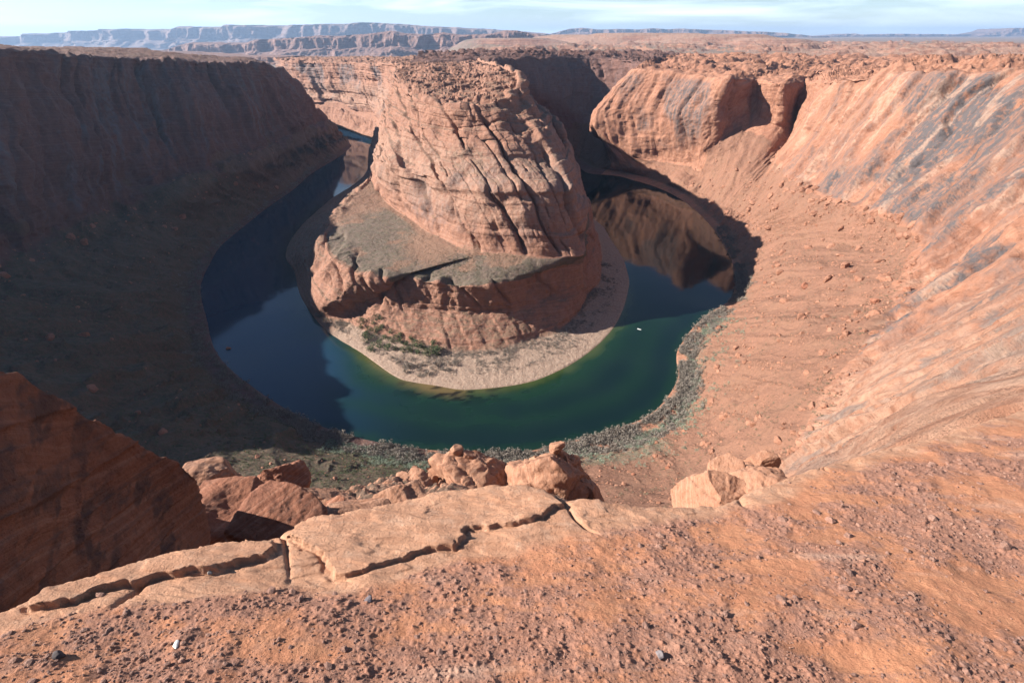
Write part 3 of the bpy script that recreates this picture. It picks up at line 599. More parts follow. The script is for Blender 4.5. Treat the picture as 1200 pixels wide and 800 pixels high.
def pen_attrs(p, q, n, n2, nu, nv):
    nz = n2[:, 2]
    terr = sst(2.98, 3.08, TVP) * (1 - sst(3.85, 4.0, TVP)) * sst(10, 12, TUP)
    veg = terr * (0.95 - 0.5 * sst(0.15, 0.4, fbm(p / 35., 3, 171)))
    px = topix(q)
    dirtp = np.exp(-((px[:, 0] - 505) / 35) ** 2 - ((px[:, 1] - 290) / 22) ** 2)      # bare red earth at the butte's foot
    veg = veg * (1 - 0.8 * dirtp)
    rub = np.exp(-((px[:, 0] - 548 - 0.5 * (px[:, 1] - 185)) / 26) ** 2 - ((px[:, 1] - 188) / 20) ** 2) * (NPIX_front(q)) * sst(-0.4, 0.1, fbm(q / 12., 3, 172))
    bank = (1 - sst(0.9, 1.1, TVP)) * sst(15.5, 16.5, TUP)
    dirt_sand = bank; veg = veg * (1 - bank) + bank * 0.42 * sst(0.5, 0.7, TVP)
    lowleft = (1 - sst(2.8, 3.0, TVP)) * (1 - sst(12.5, 14.5, TUP)) * sst(7, 8, TUP)
    veg = np.maximum(veg, lowleft * 0.55)
    dirt = np.maximum(sst(0.72, 0.92, nz) * 0.62, terr * 0.9)
    dirt = np.maximum(np.maximum(dirt, bank), rub)
    pale = bank * 1.0 + 0.3 * sst(4.2, 4.6, TVP) * (1 - sst(5.6, 6, TVP))
    varn = 0.5 * sst(0.0, 0.4, fbm(q / 45., 3, 173)) * sst(4, 4.3, TVP) * (1 - sst(5.5, 5.8, TVP))
    farw = (1 - sst(5.5, 6.5, TUP))
    varn = np.maximum(varn, farw * sst(5, 5.5, TVP) * (1 - sst(6.8, 7, TVP)) * sst(-.1, .3, fbm(q / 90., 3, 175)))
    veg = np.maximum(veg, 0.25 * sst(7.3, 8, TVP) * sst(0.85, 0.97, nz))
    return dict(dirt=dirt, veg=veg, varn=varn, pale=pale)
pen, GPd, NPd, atP = finish('peninsula', GP, pen_disp, M_pen, pen_attrs)

# ------------------------------------------------------------------ river
m, t, b = mat('river_water'); k = N(t)
ac = k.n('ShaderNodeAttribute', attribute_name='wcol').outputs['Vector']
k.l(ac, b.inputs['Base Color'])
b.inputs['Roughness'].default_value = 0.06; b.inputs['IOR'].default_value = 1.333
pos = k.n('ShaderNodeNewGeometry').outputs['Position']
rip = k.noise(k.map(pos, (0.5, 0.35, 1)), 1.0, 5, 0.6)
rip2 = k.noise(pos, 0.03, 3, 0.5)
k.l(k.bump(rip, 0.12, 0.10, k.bump(rip2, 1.5, 0.10)), b.inputs['Normal'])
xs = np.arange(-1300, 620, 4.0); ys = np.concatenate([np.arange(230, 900, 3.0), np.arange(900, 2500, 8.0)])
XX, YY = np.meshgrid(xs, ys, indexing='ij'); wp = np.stack([XX.ravel(), YY.ravel(), np.zeros(XX.size)], -1)
di, _ = sdseg(wp, inner, False); do, _ = sdseg(wp, outer, False)
wn = fbm(wp / 35., 4, 201); wn2 = fbm(wp / 12., 4, 203)
deep = np.array([0.003, 0.011, 0.011]); green = np.array([0.006, 0.024, 0.011]); olive = np.array([0.035, 0.05, 0.016]); tan = np.array([0.20, 0.115, 0.045])
front = sst(-215, -150, wp[:, 0]) * (1 - sst(560, 680, wp[:, 1]))
gi = (1 - sst(8, 52, di + wn * 14)) * (0.35 + 0.65 * front)
oi = (1 - sst(1, 17, di + wn2 * 7)) * (0.25 + 0.75 * front)
bar = np.exp(-((wp[:, 0] + 75) / 42) ** 2) * (1 - sst(6, 24, di + wn * 6))
gl = np.exp(-((do - 38 + wn * 8) / 12) ** 2) * front * 0.45 + (1 - sst(1, 14, do + wn2 * 6)) * front * 0.6
deep = deep + (np.array([0.009, 0.030, 0.060]) - deep) * (1 - sst(-260, -60, wp[:, 0] - 0.1 * (wp[:, 1] - 400)))[:, None]  # left arm bluer: sky reflection put into the water colour
cw = deep + (green - deep) * np.clip(gi + gl, 0, 1)[:, None]
cw = cw + (olive - cw) * np.clip(oi, 0, 1)[:, None]
cw = cw + (tan - cw) * np.clip(bar * 0.5 * sst(-0.3, 0.3, wn2 + 0.15) + (1 - sst(0, 4, di)) * 0.3 * front, 0, 1)[:, None]
weed = sst(0.1, 0.35, fbm(wp / np.array([9., 5., 9.]), 4, 207)) * (1 - sst(18, 30, di)) * front * np.exp(-((wp[:, 0] + 60) / 70) ** 2)
cw = cw * (1 - 0.8 * weed[:, None])
river = newmesh('river', wp, gridfaces(len(xs), len(ys)), m, dict(wcol=cw), kind='structure')

# ------------------------------------------------------------------ far plateau and mesas
az_ = np.radians(np.linspace(-62, 62, 900)); rr = np.geomspace(1900, 60000, 420)
A_, R_ = np.meshgrid(az_, rr, indexing='ij'); fp = np.stack([np.sin(A_) * R_, np.cos(A_) * R_, R_ * 0], -1).reshape(-1, 3)
rf = np.linalg.norm(fp[:, :2], axis=1); azf = np.degrees(np.arctan2(fp[:, 0], fp[:, 1]))
zf = 205 + 30 * sst(2100, 2500, rf) * np.ones(len(fp)) - 12 * sst(3000, 9000, rf)
zf = zf + 46 * sst(9000, 40000, rf)
kn = terrace(np.maximum(0, fbm(fp / np.array([260., 160., 1.]), 5, 221)) * 55, 9) * (1 - sst(6500, 11000, rf)) * (sst(-9, 3, azf) * 0.8 + 0.25)
zf = zf + kn * sst(2300, 2900, rf)
zf = zf - 95 * (1 - sst(-10, -3, azf)) * (1 - sst(9000, 16000, rf)) - 25 * (1 - sst(2, 8, azf)) * (1 - sst(9000, 16000, rf)) * sst(3000, 4000, rf)
zf = zf - 280 * (1 - sst(-12, -3, azf)) * sst(4500, 12000, rf)
zf = np.where((azf < -14) & (azf > -45) & (rf < 2850), -30.0, zf)
# red mounds beyond the right wall (photo 600-900, 38-50)
def mound(px, py, dist, wx, wy, seed):
    q = PY(px, py, dist); h = q[2]
    g = np.exp(-((fp[:, 0] - q[0]) / wx) ** 2 - ((fp[:, 1] - dist) / wy) ** 2)
    return g, h
base0 = zf.copy()
for (px, py, dist, wx, wy) in [(760, 39, 5200, 900, 500), (840, 40.5, 4700, 700, 400), (690, 41, 5600, 800, 500), (900, 45, 4300, 350, 300), (600, 45, 5000, 600, 300)]:
    g, h = mound(px, py, dist, wx, wy, 0)
    g = g * (0.9 + 0.1 * fbm(fp / 200., 4, 231)); g = sst(0.15, 0.75, g)
    zf = np.maximum(zf, base0 + (h - base0) * g)
zf = zf + ledges(zf + fbm(fp / 500., 3, 233) * 30, 235, 12, fp) * 2.5 * sst(0.01, 0.2, np.abs(fbm(fp / 900., 2, 236)))
fp[:, 2] = zf
nrm = gnormals(fp.reshape(900, 420, 3)).reshape(-1, 3); nzf = np.abs(nrm[:, 2])
plain = sst(-0.2, 0.3, fbm(fp / 1500., 3, 237) + 0.35 * ((azf < 4)) + sst(7000, 12000, rf)) * sst(0.93, 0.99, nzf)
farp = newmesh('plateau', fp, gridfaces(900, 420, True), M_far, dict(veg=np.maximum(plain * 0.75, (1 - sst(-6, 0, azf)) * 0.95), dirt=sst(0.9, 0.98, nzf) * 0.6), kind='structure')

def range_loft(name, sil, dist, basez, depth, matl, seed, notch=1.0, foot=1.6):
    """a mesa or ridge from its skyline (photo pixels) at a given distance"""
    cols = []
    for (px, py) in sil:
        tx, ty, tz = PY(px, py, dist)
        h = max(tz - basez, 5)
        cols.append([(tx * (1 - foot * h / dist), dist - foot * h * 1.0, basez - 20), (tx * (1 - .6 * h / dist), dist - .75 * h, basez + .42 * h),
                     (tx * (1 - .3 * h / dist), dist - .40 * h, basez + .55 * h), (tx, dist - .22 * h, basez + .93 * h), (tx, dist, tz), (tx * 1.05, dist + depth, tz - 10), (tx * 1.1, dist + depth * 1.6, basez - 20)])
    K = np.array(cols); n = len(K)
    tt = np.linspace(0, n - 1, 900); Gx = K[np.clip(np.floor(tt).astype(int), 0, n - 2)]; f = (tt - np.clip(np.floor(tt), 0, n - 2))[:, None, None]
    Gx = Gx * (1 - f) + K[np.clip(np.floor(tt).astype(int) + 1, 0, n - 1)] * f
    Gt = np.moveaxis(Gx, 1, 0); tv_ = np.concatenate([np.linspace(0, 4, 70), np.linspace(4.1, 6, 14)])
    i = np.clip(np.floor(tv_).astype(int), 0, 5); f = (tv_ - i)[:, None, None]
    G_ = np.moveaxis(Gt[i] * (1 - f) + Gt[i + 1] * f, 0, 1)
    p = G_.reshape(-1, 3); s = dist / 9000.
    q = p.copy(); tvv = np.tile(tv_, 900)
    act = sst(0, 1, tvv) * (1 - sst(4.2, 5, tvv))
    rdg = fbm(p / np.array([420., 420., 1500.]) / s, 5, seed, ridge=True)
    q[:, 1] += act * (-rdg * 230 * s * notch + fbm(p / (90. * s), 4, seed + 9) * 30 * s)
    q[:, 2] += fbm(p / np.array([300., 300., 3000.]) / s, 4, seed + 5) * 14 * s * notch * sst(1, 4, tvv)
    return newmesh(name, q, gridfaces(900, len(tv_), False), matl, {}, kind='structure')
M_mesa = rock_mat('mesa_rock', (0.19, 0.12, 0.10), (0.15, 0.10, 0.09), (0.22, 0.16, 0.14), u=60.0, strata_f=0.008, streak=0.1, bump=0.6)
M_ridge = rock_mat('ridge_rock', (0.24, 0.13, 0.10), (0.17, 0.10, 0.085), (0.28, 0.17, 0.13), u=24.0, strata_f=0.02, streak=0.1, bump=0.8)
range_loft('mesa', [(-120,42),(0,43),(33,43),(37,40),(60,39.5),(84,38.5),(88,36.5),(120,36),(126,34.5),(205,34.5),(213,30.5),(222,31.5),(260,31.5),(270,29.5),(330,30),(400,28),(432,26.5),(470,28),(500,31),(560,34),(600,36),(640,40),(680,44)], 17000, -110, 3000, M_mesa, 301)
range_loft('ridge', [(100,62),(185,61),(205,56),(218,51),(228,49.5),(240,52),(262,50),(285,52),(300,47),(345,45),(375,41.5),(395,43),(430,40),(458,36),(470,39),(500,41),(520,38),(540,41),(575,40),(592,36),(606,36),(620,39.5),(650,43),(700,46)], 8200, -30, 1200, M_ridge, 321, 0.7)
range_loft('ridge', [(-60,62),(40,61),(60,58),(90,58),(115,61),(130,59.5),(160,61),(200,62),(260,66),(330,67)], 4200, 100, 700, M_ridge, 341, 0.6)
range_loft('mesa', [(630,44),(655,38),(668,34),(682,33),(700,35),(722,34),(745,35),(765,33),(780,34.5),(800,34),(860,36),(905,38),(940,41),(970,44)], 21000, 260, 3000, M_mesa, 361, 0.8)
range_loft('mesa', [(960,44),(985,41),(1000,39.5),(1008,41),(1050,40),(1100,40.5),(1150,40),(1172,37),(1180,33.5),(1196,33),(1230,35),(1300,42)], 26000, 270, 3000, M_mesa, 381, 0.6)

# ------------------------------------------------------------------ near rock: the photographer's ledge
def edge_interp(pts, x): 
    pts = np.array(pts, float); return np.interp(x, pts[:, 0], pts[:, 1])
EDGE = [(-500,830),(-200,765),(0,724),(50,706),(60,696),(110,681),(200,655),(262,642),(318,637),(333,631),(352,618),(372,611),(440,601),(480,590),(520,582),(570,578),(610,577),(640,585),(665,596),(720,598),(780,597),(835,594),(855,590),(880,578),(920,565),(1000,541),(1100,513),(1200,482),(1400,420),(1700,340)]
GRAV = [(-500,860),(-200,790),(0,742),(80,724),(150,716),(240,705),(330,690),(420,690),(470,672),(540,655),(600,637),(680,626),(760,614),(830,603),(870,588),(920,572),(1000,548),(1100,520),(1200,489),(1700,350)]
def plane_hit(px, py):
    x = (px - 600) / F; y = -(py - 400) / F
    dx, dy, dz = x, CP + y * SP, -SP + y * CP
    # rel. camera: z = -1.65 - 0.42*y - 0.03*x
    tt = 1.65 / np.maximum(-dz - 0.42 * dy - 0.03 * dx, 0.04)
    tt = np.minimum(tt, 40)
    return np.stack([dx * tt, dy * tt, dz * tt + CAMZ], -1)
pxs = np.linspace(-450, 1650, 1500)
ed = edge_interp(EDGE, pxs)
vv = np.concatenate([np.linspace(0, 1, 560)])
NR = 640
Gf = np.zeros((len(pxs), NR, 3))
ed = ed + 1.5 * vn(np.stack([pxs / 14, pxs * 0, pxs * 0], -1), 5) + 0.7 * vn(np.stack([pxs / 4, pxs * 0, pxs * 0], -1), 6)
for j, v in enumerate(np.linspace(0, 1, 560)):
    py = ed + (1050 - ed) * v ** 1.15
    Gf[:, 40 + j] = plane_hit(pxs, py)
e0 = Gf[:, 40].copy(); outd = e0 - np.array([0, 0, CAMZ]); outd[:, 2] = 0; outd /= np.linalg.norm(outd, axis=1, keepdims=True)
dist0 = np.linalg.norm(e0[:, :2], axis=1)
for j in range(40):                           # rolls over the edge and drops away
    a = (40 - j) / 40.0
    Gf[:, j] = e0 + outd * (0.9 * a ** 0.8 * dist0 * 0.35)[:, None] + np.array([0, 0, -1.0]) * (a * 0.55 * dist0 * 0.45 + a ** 2.2 * 1.9 * dist0)[:, None]
uq = np.linspace(0, 1, len(pxs)); aq = np.radians(-72 - 227 * uq); rq = np.interp(uq, [0, .2, .8, 1], [9, 14, 20, 60])
l0 = Gf[:, 599].copy(); tg = np.stack([np.sin(aq) * rq, np.cos(aq) * rq, rq * 0], -1)
for j in range(40):                           # the ground the photographer stands on carries on beside and behind
    a = ((j + 1) / 40.0) ** 1.6
    q_ = l0 * (1 - a) + tg * a
    q_[:, 2] = CAMZ - 1.65 - 0.42 * np.where(q_[:, 1] > 0, q_[:, 1], q_[:, 1] * 0.1) - 0.03 * q_[:, 0]
    q_[:, 2] -= 0.03 * min(1.0, a * 4)
    Gf[:, 600 + j] = q_
pf = Gf.reshape(-1, 3).copy()
pxf = topix(pf)
gravd = pxf[:, 1] - edge_interp(GRAV, pxf[:, 0])
band = np.tile(np.arange(NR), len(pxs)) >= 40
grav = sst(-4, 10, gravd + 5 * vn(pf * 9, 401) + 8 * vn(pf * 3, 402)) * band
grav = np.where(np.tile(np.arange(NR), len(pxs)) >= 598, 1.0, grav)
dcam = np.linalg.norm(pf - np.array([0, 0, CAMZ]), axis=1)
def wpoly(pts): return np.array([plane_hit(a, b)[:2] for a, b in pts])
slab1 = wpoly([(48,709),(58,697),(110,680),(200,654),(262,640),(318,634),(321,644),(312,655),(285,660),(240,672),(205,682),(150,690),(110,700),(92,712)])
slab2 = wpoly([(336,628),(352,610),(440,590),(520,572),(620,566),(660,592),(640,612),(560,616),(545,618),(543,626),(530,638),(505,642),(470,655),(430,668),(410,672),(392,672),(372,652)])
wob = 0.035 * vn(pf * 5, 411) + 0.016 * vn(pf * 16, 412) + 0.008 * vn(pf * 45, 413)
s1 = sdpoly(pf, slab1) + wob; s2 = sdpoly(pf, slab2) + wob
flat1 = sst(-0.001, 0.007, s1); flat2 = sst(-0.001, 0.008, s2)
ripple = fbm(pf * np.array([1.2, 3.2, 1.0]), 4, 421)
big = fbm(pf * 0.8, 3, 423)
patch = sst(-0.28, 0.28, 0.7 * fbm(pf * 1.6 + 3, 5, 425, 0.65) + 0.5 * fbm(pf * np.array([1.3, 6, 1.3]), 5, 427, 0.65) - 0.06)
c1, c2, ch = cells(pf * 38 + 0.5 * fbm(pf * 30, 2, 430)[:, None], 431)
d1_, d2_, dh = cells(pf * 85 + 0.5 * fbm(pf * 60, 2, 440)[:, None], 441)
nod = np.clip(0.55 - c1, 0, 1) * (ch > 0.55) * (0.4 + ch) * 0.022 + np.clip(0.6 - d1_, 0, 1) * (dh > 0.4) * 0.009
crust = fbm(pf * 12, 4, 451)
dz = big * 0.05 + ripple * 0.035 + 0.02 * fbm(pf * 4, 3, 453)
dz += grav * (patch * (nod + np.maximum(0, crust) * 0.026 + 0.006) + 0.004 * fbm(pf * 25, 3, 455))
cr, _sj = joints(pf, (0.8, 0.35, 0.0), 0.9, 461, 0.012, 0.35, 1.2)
dz += (1 - grav) * (0.010 * fbm(pf * np.array([4, 16, 10.]), 4, 457) - 0.035 * cr * (1 - flat1))
dz += flat1 * 0.036 + flat2 * 0.026
dz -= 0.012 * np.exp(-(np.minimum(np.abs(s1 + 0.012), np.abs(s2 + 0.012)) / 0.012) ** 2)
uu_ = np.clip(np.maximum(s1, s2 * .5) / 0.25, 0, 1); dz += (1 - grav) * terrace(0.05 * fbm(pf * np.array([1.6, 5, 1.]), 4, 470), 0.012, 0.7) * 0.7
dz *= np.where(band, 1, np.exp(-0))
pf[:, 2] += dz
grav2 = grav * (1 - flat1) * (1 - flat2 * (gravd < 6))
m_fg, t, b = mat('ledge_rock'); k = N(t)
pos = k.n('ShaderNodeNewGeometry').outputs['Position']
gr = k.attr('gravel'); pt = k.attr('patch')
n1 = k.noise(pos, 2.0, 6, 0.6); n2 = k.noise(pos, 14, 6, 0.65); n3 = k.noise(pos, 90, 5, 0.7)
sandc = k.mix(k.rng(n1, 0.35, 0.65), (0.44, 0.198, 0.108), (0.36, 0.158, 0.09))
sandc = k.mix(k.rng(n2, 0.45, 0.7, 0, 0.6), sandc, (0.47, 0.235, 0.13))
nodc = k.mix(k.rng(n2, 0.35, 0.65), (0.33, 0.155, 0.10), (0.24, 0.125, 0.092))
nodc = k.mix(k.rng(n3, 0.4, 0.7, 0, 0.7), nodc, (0.42, 0.225, 0.155))
gc = k.mix(k.rng(k.math('ADD', pt, k.math('MULTIPLY', k.math('SUBTRACT', n2, 0.5), 1.3)), 0.25, 0.75), sandc, nodc)
gc = k.mix(k.rng(k.noise(k.map(pos, (0.8, 3.5, 1)), 1.3, 5, 0.6), 0.60, 0.72, 0, 0.5), gc, (0.50, 0.33, 0.25))
smc = k.mix(k.rng(k.noise(k.map(pos, (2, 9, 6), (0, 0, 0.15)), 1.3, 6, 0.65), 0.35, 0.68), (0.46, 0.255, 0.16), (0.38, 0.195, 0.118))
smc = k.mix(k.rng(n2, 0.5, 0.75, 0, 0.5), smc, (0.54, 0.37, 0.27))
colf = k.mix(gr, smc, gc)
colf = k.mix(k.rng(n3, 0.35, 0.7, 0, 0.4), colf, k.mix(1.0, colf, (0.6, 0.55, 0.52), 'MULTIPLY'))
k.l(colf, b.inputs['Base Color']); b.inputs['Roughness'].default_value = 0.92; b.inputs['Specular IOR Level'].default_value = 0.2
bh = k.bump(k.noise(pos, 30, 7, 0.7), 0.02, 0.8); bh = k.bump(n3, 0.008, 0.8, bh)
bh = k.bump(k.noise(k.map(pos, (3, 14, 10), (0, 0, 0.15)), 1.5, 6, 0.6), 0.03, 0.4, bh)
k.l(bh, b.inputs['Normal'])
ledge = newmesh('rock_ledge', pf, gridfaces(len(pxs), NR, False), m_fg, dict(gravel=grav2, patch=patch), kind='structure')

# ------------------------------------------------------------------ rocks and boulders as things
import bmesh
_ico = {}
def ico(sub):
    if sub not in _ico:
        bm = bmesh.new(); bmesh.ops.create_icosphere(bm, subdivisions=sub, radius=1)
        co = np.array([v.co[:] for v in bm.verts]); fa = np.array([[v.index for v in f.verts] for f in bm.faces]); bm.free()
        _ico[sub] = (co, fa)
    return _ico[sub]
def rotm(rx, ry, rz):
    cx, sx, cy, sy, cz, sz = math.cos(rx), math.sin(rx), math.cos(ry), math.sin(ry), math.cos(rz), math.sin(rz)
    return np.array([[cz, -sz, 0], [sz, cz, 0], [0, 0, 1]]) @ np.array([[cy, 0, sy], [0, 1, 0], [-sy, 0, cy]]) @ np.array([[1, 0, 0], [0, cx, -sx], [0, sx, cx]])
def blob(size, seed, sub=5, planes=9, rough=0.06, box=0.25):
    co, fa = ico(sub); r = np.random.default_rng(seed)
    q = co.copy()
    # cut by random planes: gives broken faces
    for _ in range(planes):
        n = r.normal(size=3); n /= np.linalg.norm(n); d = r.uniform(0.5, 0.82)
        e = q @ n - d; q = q - n * (np.maximum(e, 0) * 0.97)[:, None]
    m_ = np.max(np.abs(q), axis=1, keepdims=True)
    q = q * (1 - box) + box * q / np.maximum(m_, 1e-6) * np.linalg.norm(q, axis=1, keepdims=True) * 0.85
    nn = co
    q = q + nn * (fbm(q * 1.7 + seed, 4, seed) * rough * 1.2 + fbm(q * 7 + seed, 4, seed + 3, 0.6) * rough * 0.7 - 0.03 * ledges(q[:, 2], seed, 0.22, q * 40))[:, None]
    return q * np.array(size) * 1.14, fa
def rock(name, loc, size, rot, seed, matl, label=None, cat=None, group=None, sub=5, parent=None, **kw):
    q, fa = blob(size, seed, sub, **kw); q = q @ rotm(*rot).T
    o = newmesh(name, q, fa, matl, {}); o.location = loc
    if parent: o.parent = parent
    if label: o['label'] = label
    if cat: o['category'] = cat
    if group: o['group'] = group
    return o
exec_marker = None

# the big leaning slab at the left, in shade
K = []
def kc(*a): K.append(list(a))
# rows: back low, back high, crest, crest front, face upper, face mid, face low, foot
kc(PY(-290,480,21.0), PY(-275,370,15.0), PY(-260,330,12), PY(-256,336,11.8), PY(-250,420,10.5), PY(-240,560,8), PY(-230,700,6), PY(-220,900,4.5))
kc(PY(-150,532,21.5), PY(-135,422,15.5), PY(-120,382,12.5), PY(-116,388,12.3), PY(-112,460,11), PY(-108,580,8.4), PY(-104,720,6.2), PY(-100,860,4.8))
kc(PY(-30,582,22.0), PY(-15,472,16.0), PY(0,432,13), PY(3,438,12.8), PY(6,500,11.3), PY(8,600,9), PY(8,700,7), PY(8,800,5.6))
kc(PY(0,588,22.8), PY(15,478,16.8), PY(30,438,13.8), PY(33,444,13.6), PY(36,510,12), PY(38,600,9.8), PY(38,690,7.8), PY(38,790,6.2))
kc(PY(32,610,23.4), PY(47,500,17.4), PY(62,460,14.4), PY(64,466,14.2), PY(66,530,12.7), PY(68,610,10.6), PY(70,680,8.8), PY(70,780,7.0))
kc(PY(70,632,24.4), PY(85,522,18.4), PY(100,482,15.4), PY(102,487,15.2), PY(104,545,13.8), PY(106,610,12), PY(108,670,10.2), PY(108,770,8.2))
kc(PY(110,655,25.2), PY(125,545,19.2), PY(140,505,16.2), PY(141,510,16.0), PY(143,560,14.8), PY(145,612,13.2), PY(147,665,11.4), PY(147,760,9.2))
kc(PY(148,676,26.0), PY(163,566,20.0), PY(178,526,17), PY(179,531,16.8), PY(180,570,15.8), PY(182,615,14.5), PY(184,660,12.8), PY(184,750,10.4))
kc(PY(178,690,26.6), PY(193,580,20.6), PY(208,540,17.6), PY(209,546,17.4), PY(210,580,16.6), PY(210,620,15.4), PY(212,660,13.8), PY(212,740,11.4))
kc(PY(200,710,27.0), PY(215,600,21.0), PY(230,560,18), PY(231,566,17.9), PY(233,592,17.3), PY(236,625,16.4), PY(238,660,15), PY(238,740,12.4))
kc(PY(206,740,28.0), PY(221,630,22.0), PY(236,590,19), PY(238,596,19), PY(240,610,18.6), PY(244,635,17.8), PY(248,665,16.6), PY(248,740,13.8))
GS, ts_, tvs = net(K, 520, 420, smooth_v=1, blend=0.2)
TVS = np.tile(tvs, 520)
ps_ = GS.reshape(-1, 3); ns_ = gnormals(GS).reshape(-1, 3)
bd, bs_ = joints(ps_, (-0.55, 0.25, 0.80), 0.75, 501, 0.05, 0.15)
bd2, bs2 = joints(ps_, (-0.55, 0.25, 0.80), 0.22, 507, 0.10, 0.25)
bd3, bs3 = joints(ps_, (0.85, 0.3, 0.35), 3.2, 509, 0.02, 0.4)
dsp = fbm(ps_ / 4.0, 4, 511) * 0.35 + bs_ * 0.10 + bs2 * 0.035 - bd * 0.10 - bd2 * 0.03 - bd3 * 0.15 + bs3 * 0.12 + fbm(ps_ / 0.5, 4, 513) * 0.05
qs = ps_ + ns_ * dsp[:, None]
qs[:, 2] += 0.35 * fbm(np.stack([ps_[:, 0] / 1.1, ps_[:, 1] * 0, ps_[:, 0] * 0], -1), 4, 517) * np.exp(-((TVS - 2.4) / 0.8) ** 2)
o = newmesh('rock_slab', qs, gridfaces(520, 420, False), M_dark, dict(varn=0.9 * sst(0.0, 0.3, fbm(ps_ * np.array([.5, .5, 1.4]), 4, 519))))
o['label'] = 'huge dark red rock slab leaning at the left, its thin crest catching the sun'; o['category'] = 'rock'

def rk(name, px, py, Y, size, rot, seed, label, cat='boulder', matl=None, **kw):
    return rock(name, PY(px, py, Y), size, rot, seed, matl or M_near, label, cat, **kw)

# rocks between the slab and the ledge (photo 230-480, 540-640)
rk('boulder', 256, 577, 30, (3.9, 2.8, 3.0), (0.2, 0.45, 0.4), 611, 'ridged boulder directly behind the end of the dark leaning slab', sub=6, planes=12, matl=M_near)
rk('boulder', 331, 565, 42, (3.3, 2.7, 2.7), (0.15, 0.5, 0.3), 617, 'upright pointed red boulder standing alone above the green slope', sub=6, planes=9, rough=0.09, matl=M_dark)
rk('rock_block', 272, 614, 22, (3.0, 3.0, 2.5), (0, 0.10, 0.1), 623, 'rounded rock block with a flat sunlit top beside the dark slab', 'rock', sub=6, planes=3, box=0.55, matl=M_dark)
rk('rock_block', 332, 620, 20, (2.9, 2.5, 2.1), (0.1, 0.22, -0.3), 629, 'rounded shaded rock block just behind the smooth ledge', 'rock', sub=6, planes=3, box=0.5, matl=M_dark)
rk('boulder', 418, 613, 24, (2.9, 2.2, 1.2), (0, 0.1, 0.2), 631, 'low flat boulder between the shaded block and the rubble slope', sub=6, planes=6)
rk('boulder', 368, 591, 36, (4.6, 2.8, 1.7), (0, 0.1, 0.3), 637, 'long low broken rock beneath the upright pointed boulder', sub=6, planes=10)
rk('boulder', 392, 601, 33, (1.9, 1.5, 1.2), (0.2, 0.1, 0.9), 641, 'small dark boulder at the right end of the low broken rock', sub=5, planes=10, matl=M_dark)
rk('boulder', 466, 596, 36, (3.6, 2.8, 2.4), (0.3, -0.35, 0.4), 643, 'wedge shaped tan boulder just above the smooth ledge', sub=6, planes=9)

# rubble shelf under the outcrops
def shelf_disp(p, n, nu, nv):
    c1, c2, ch = cells(p / np.array([2.6, 2.6, 2.0]) + 0.3 * fbm(p / 3., 2, 700)[:, None], 701); e1, e2, eh = cells(p / 0.9, 705)
    j, q_ = joints(p, (0.8, 0.5, 0.3), 4.5, 707, 0.06, 0.5)
    return fbm(p / 9., 4, 709) * 2.2 + (0.6 - c1) * 1.6 + (0.6 - e1) * 0.5 * (eh > 0.4) + q_ * 0.7 - j * 1.0
def shelf_attrs(p, q, n, n2, nu, nv):
    return dict(dirt=sst(0.6, 0.85, n2[:, 2]) * 0.75, veg=0.42 * sst(-0.1, 0.3, fbm(q / 5., 3, 711)))
SH = []
for (px, pe, Yn, Yf) in [(215,640,24,34), (262,612,26,40), (305,606,28,46), (345,596,30,54), (385,584,32,66), (415,572,34,78), (450,566,36,84), (500,560,40,92), (550,556,42,96), (600,566,42,96), (640,572,42,94), (690,582,44,92), (725,606,44,84), (760,640,44,70)]:
    SH.append([PY(px, 690, Yn * .6), PY(px, 640 if pe < 620 else pe + 30, Yn), PY(px, pe + (640 - pe) * 0.35 if pe < 620 else pe + 14, (Yn + Yf) / 2), PY(px, pe, Yf), PY(px, pe + 14, Yf + 5), PY(px, pe + 60, Yf + 9), PY(px, pe + 160, Yf + 12)])
GSh, _, _ = net(SH, 620, 300, smooth_v=2, blend=0.4)
finish('rock_shelf', GSh, shelf_disp, M_near, shelf_attrs, flip=False)

def outcrop(name, parts, matl, label, cat='rock outcrop', sub=6, jag=1.0):
    """parts: (px, py, Y, size, rot, seed, planes, box)"""
    base = np.array(PY(parts[0][0], parts[0][1] + 20, parts[0][2])); V = []; Fc = []; nn = 0
    for (px, py, Y, size, rot, seed, planes, box) in parts:
        q, fa = blob(tuple(1.35 * x for x in size), seed, sub, planes=planes + 8, box=box, rough=0.05)
        q = q @ rotm(*rot).T + np.array(PY(px, py, Y))
        w_ = q
        jj, ss = joints(w_, (0.70, 0.35, 0.62), 3.4, seed + 70, 0.04, 0.35); j4, s4 = joints(w_, (-0.4, 0.5, 0.77), 1.5, seed + 75, 0.06, 0.4)
        cen = np.array(PY(px, py, Y)); dr = w_ - cen; dr /= np.linalg.norm(dr, axis=1, keepdims=True)
        w_ = w_ + dr * (jag * (ss * 0.8 - jj * 1.1 + s4 * 0.25 - j4 * 0.3) + fbm(w_ / 3.0, 4, seed + 60) * 0.4 * jag + (0.15 + 0.2 * jag) * ledges(w_ @ np.array([0.35, -0.25, 0.9]), seed + 80, 1.3, w_ * 30) + 0.10 * ledges(w_ @ np.array([0.35, -0.25, 0.9]), seed + 81, 0.45, w_ * 30) + 0.12 * fbm(w_ / 0.8, 4, seed + 82))[:, None]
        V.append(w_ - base); Fc.append(fa + nn); nn += len(q)
    o = newmesh(name, np.concatenate(V), np.concatenate(Fc), matl, {}); o.location = base
    o['label'] = label; o['category'] = cat
    return o
